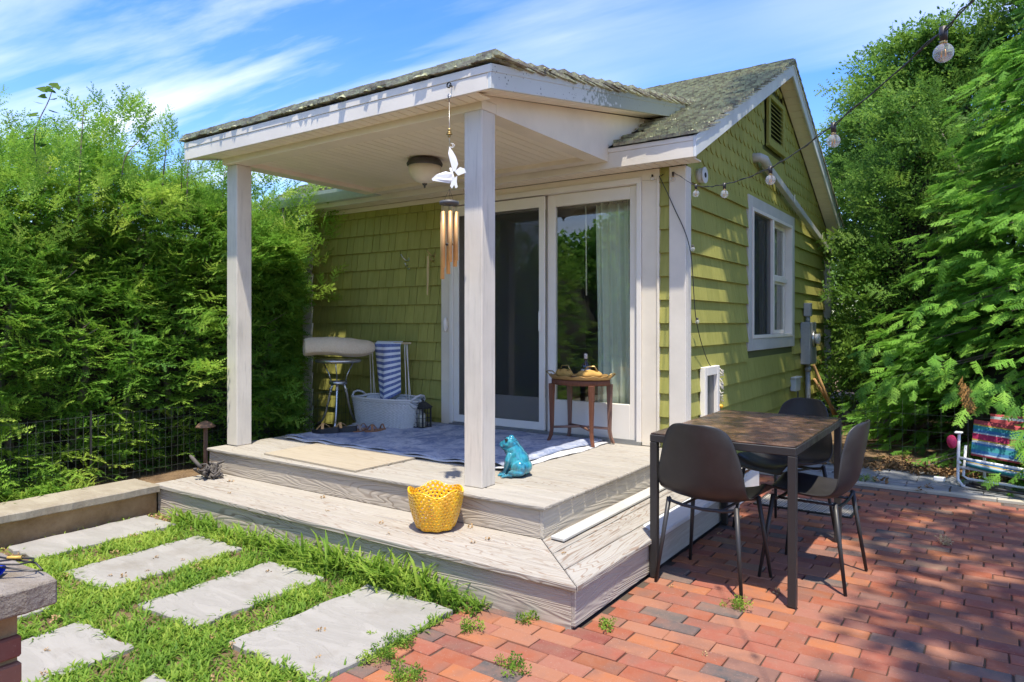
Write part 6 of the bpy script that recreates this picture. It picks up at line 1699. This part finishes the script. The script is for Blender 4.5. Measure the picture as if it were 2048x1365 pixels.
# tall weeds along the step
P = []; D = []; Sz = []; RVs = []
for _ in range(1000):
    x = r_.uniform(-3.0, -.62); c_ = .5 + .5 * math.sin(x * 11) * math.sin(x * 5 + 1)
    if r_.random() > c_ + .15 + (.4 if -1.5 < x < -.75 else 0): continue
    P.append((x, -.02 - abs(r_.gauss(.03, .05)), -.01)); a_ = r_.uniform(0, 6.28); D.append((math.cos(a_), math.sin(a_), 0)); Sz.append(r_.uniform(.08, .16) + (r_.uniform(.0, .10) if -1.75 < x < -.75 else 0)); RVs.append(r_.uniform(.35, .8))
o = grass_obj('tall_grass', P, D, Sz, RVs); tag(o, 'taller grass tufts against the lower deck riser', kind='stuff')
P = []; D = []; Sz = []; RVs = []
for _ in range(900):
    x = r_.gauss(-3.78, .10); y = r_.uniform(-1.6, -.25)
    if x > -3.63: continue
    P.append((x, y, .13)); a_ = r_.uniform(0, 6.28); D.append((math.cos(a_), math.sin(a_), 0)); Sz.append(r_.uniform(.06, .17)); RVs.append(r_.uniform(.5, 1.0))
o = grass_obj('border_grass', P, D, Sz, RVs); tag(o, 'yellow green grass along the top of the retaining wall', kind='stuff')
# small weeds between bricks
KW = [clump_tpl(44, .045, .022, .007) for _ in range(3)]
for i_, (px_, py_, s_, lab) in enumerate(((790, 1292, 1.1, 'purslane weed at the slab corner, the upper one of two'), (760, 1325, 1.4, 'larger purslane weed spreading over the slab corner'), (1030, 1338, .7, 'small purslane weed between bricks at the bottom edge'), (944, 1262, .6, 'tiny grey green weed in a brick joint near the path'), (1058, 1245, .4, 'seedling in the brick joint beside the deck riser'), (1208, 1256, .4, 'seedling in the brick joint right of the deck corner'), (1478, 1216, .8, 'weed growing by the near chair leg'), (1888, 1088, .5, 'dry brown weed standing in the patio bricks'), (810, 1360, 1.2, 'purslane weed cut off by the bottom edge'), (1740, 962, .8, 'pale weed on the grey pavers by the edging'))):
    d_ = ray(px_, py_); t_ = -CAM.z / d_.z; q = CAM + d_ * t_
    wd = T('weed', lab, 'weed', (q.x, q.y, 0)); n = int(9 * s_) + 3
    P = [(q.x + r_.gauss(0, .045 * s_), q.y + r_.gauss(0, .035 * s_), .012 + r_.uniform(0, .02)) for _ in range(n)]
    scatter('leaves', KW, P, [(r_.uniform(-1, 1), r_.uniform(-1, 1), .3) for _ in range(n)], M_grs if i_ != 7 else clothm('dry_leaf', (.4, .28, .15), (.5, .4, .25)), wd, .35, .6, 1.0)
# leaf litter under the conifers
LT = [clump_tpl(16, .06, .05, .02) for _ in range(3)]
P = [(r_.uniform(-.3, 3.2), 4.35 + abs(r_.gauss(0, .35)), .015) for _ in range(420)] + [(r_.uniform(-.5, 3), 3.66 + r_.uniform(0, .9), .012) for _ in range(14)] + [(g + r_.uniform(.02, .1), r_.uniform(3, 7), .01) for _ in range(60)]
o = scatter('leaf_litter', LT, P, [(r_.uniform(-1, 1), r_.uniform(-1, 1), .1) for _ in P], clothm('brown_litter', (.14, .085, .045), (.34, .21, .10), 8), None, .4, .8, .3, None); tag(o, 'brown leaf litter at the foot of the conifers', kind='stuff')
P = [(r_.uniform(-3.32, -2.9), r_.uniform(-1.0, -.02), -.005) for _ in range(90)] + [(r_.uniform(-3.3, -.6), -.03 - abs(r_.gauss(0, .04)), -.005) for _ in range(120)]
P += [(r_.uniform(-3.2, -.6), r_.uniform(-1.8, -.1), .013) for _ in range(46)] + [(r_.uniform(-3.2, -.1), r_.uniform(.02, .4), .201) for _ in range(10)] + [(r_.uniform(0, 2.5), r_.uniform(-1.2, 3.5), .004) for _ in range(26)]
o = scatter('dry_litter', LT, P, [(r_.uniform(-1, 1), r_.uniform(-1, 1), .05) for _ in P], clothm('tan_litter', (.25, .15, .07), (.48, .33, .17), 8), None, .15, .3, .3, None); tag(o, 'tan litter on the soil by the step and wall', kind='stuff')
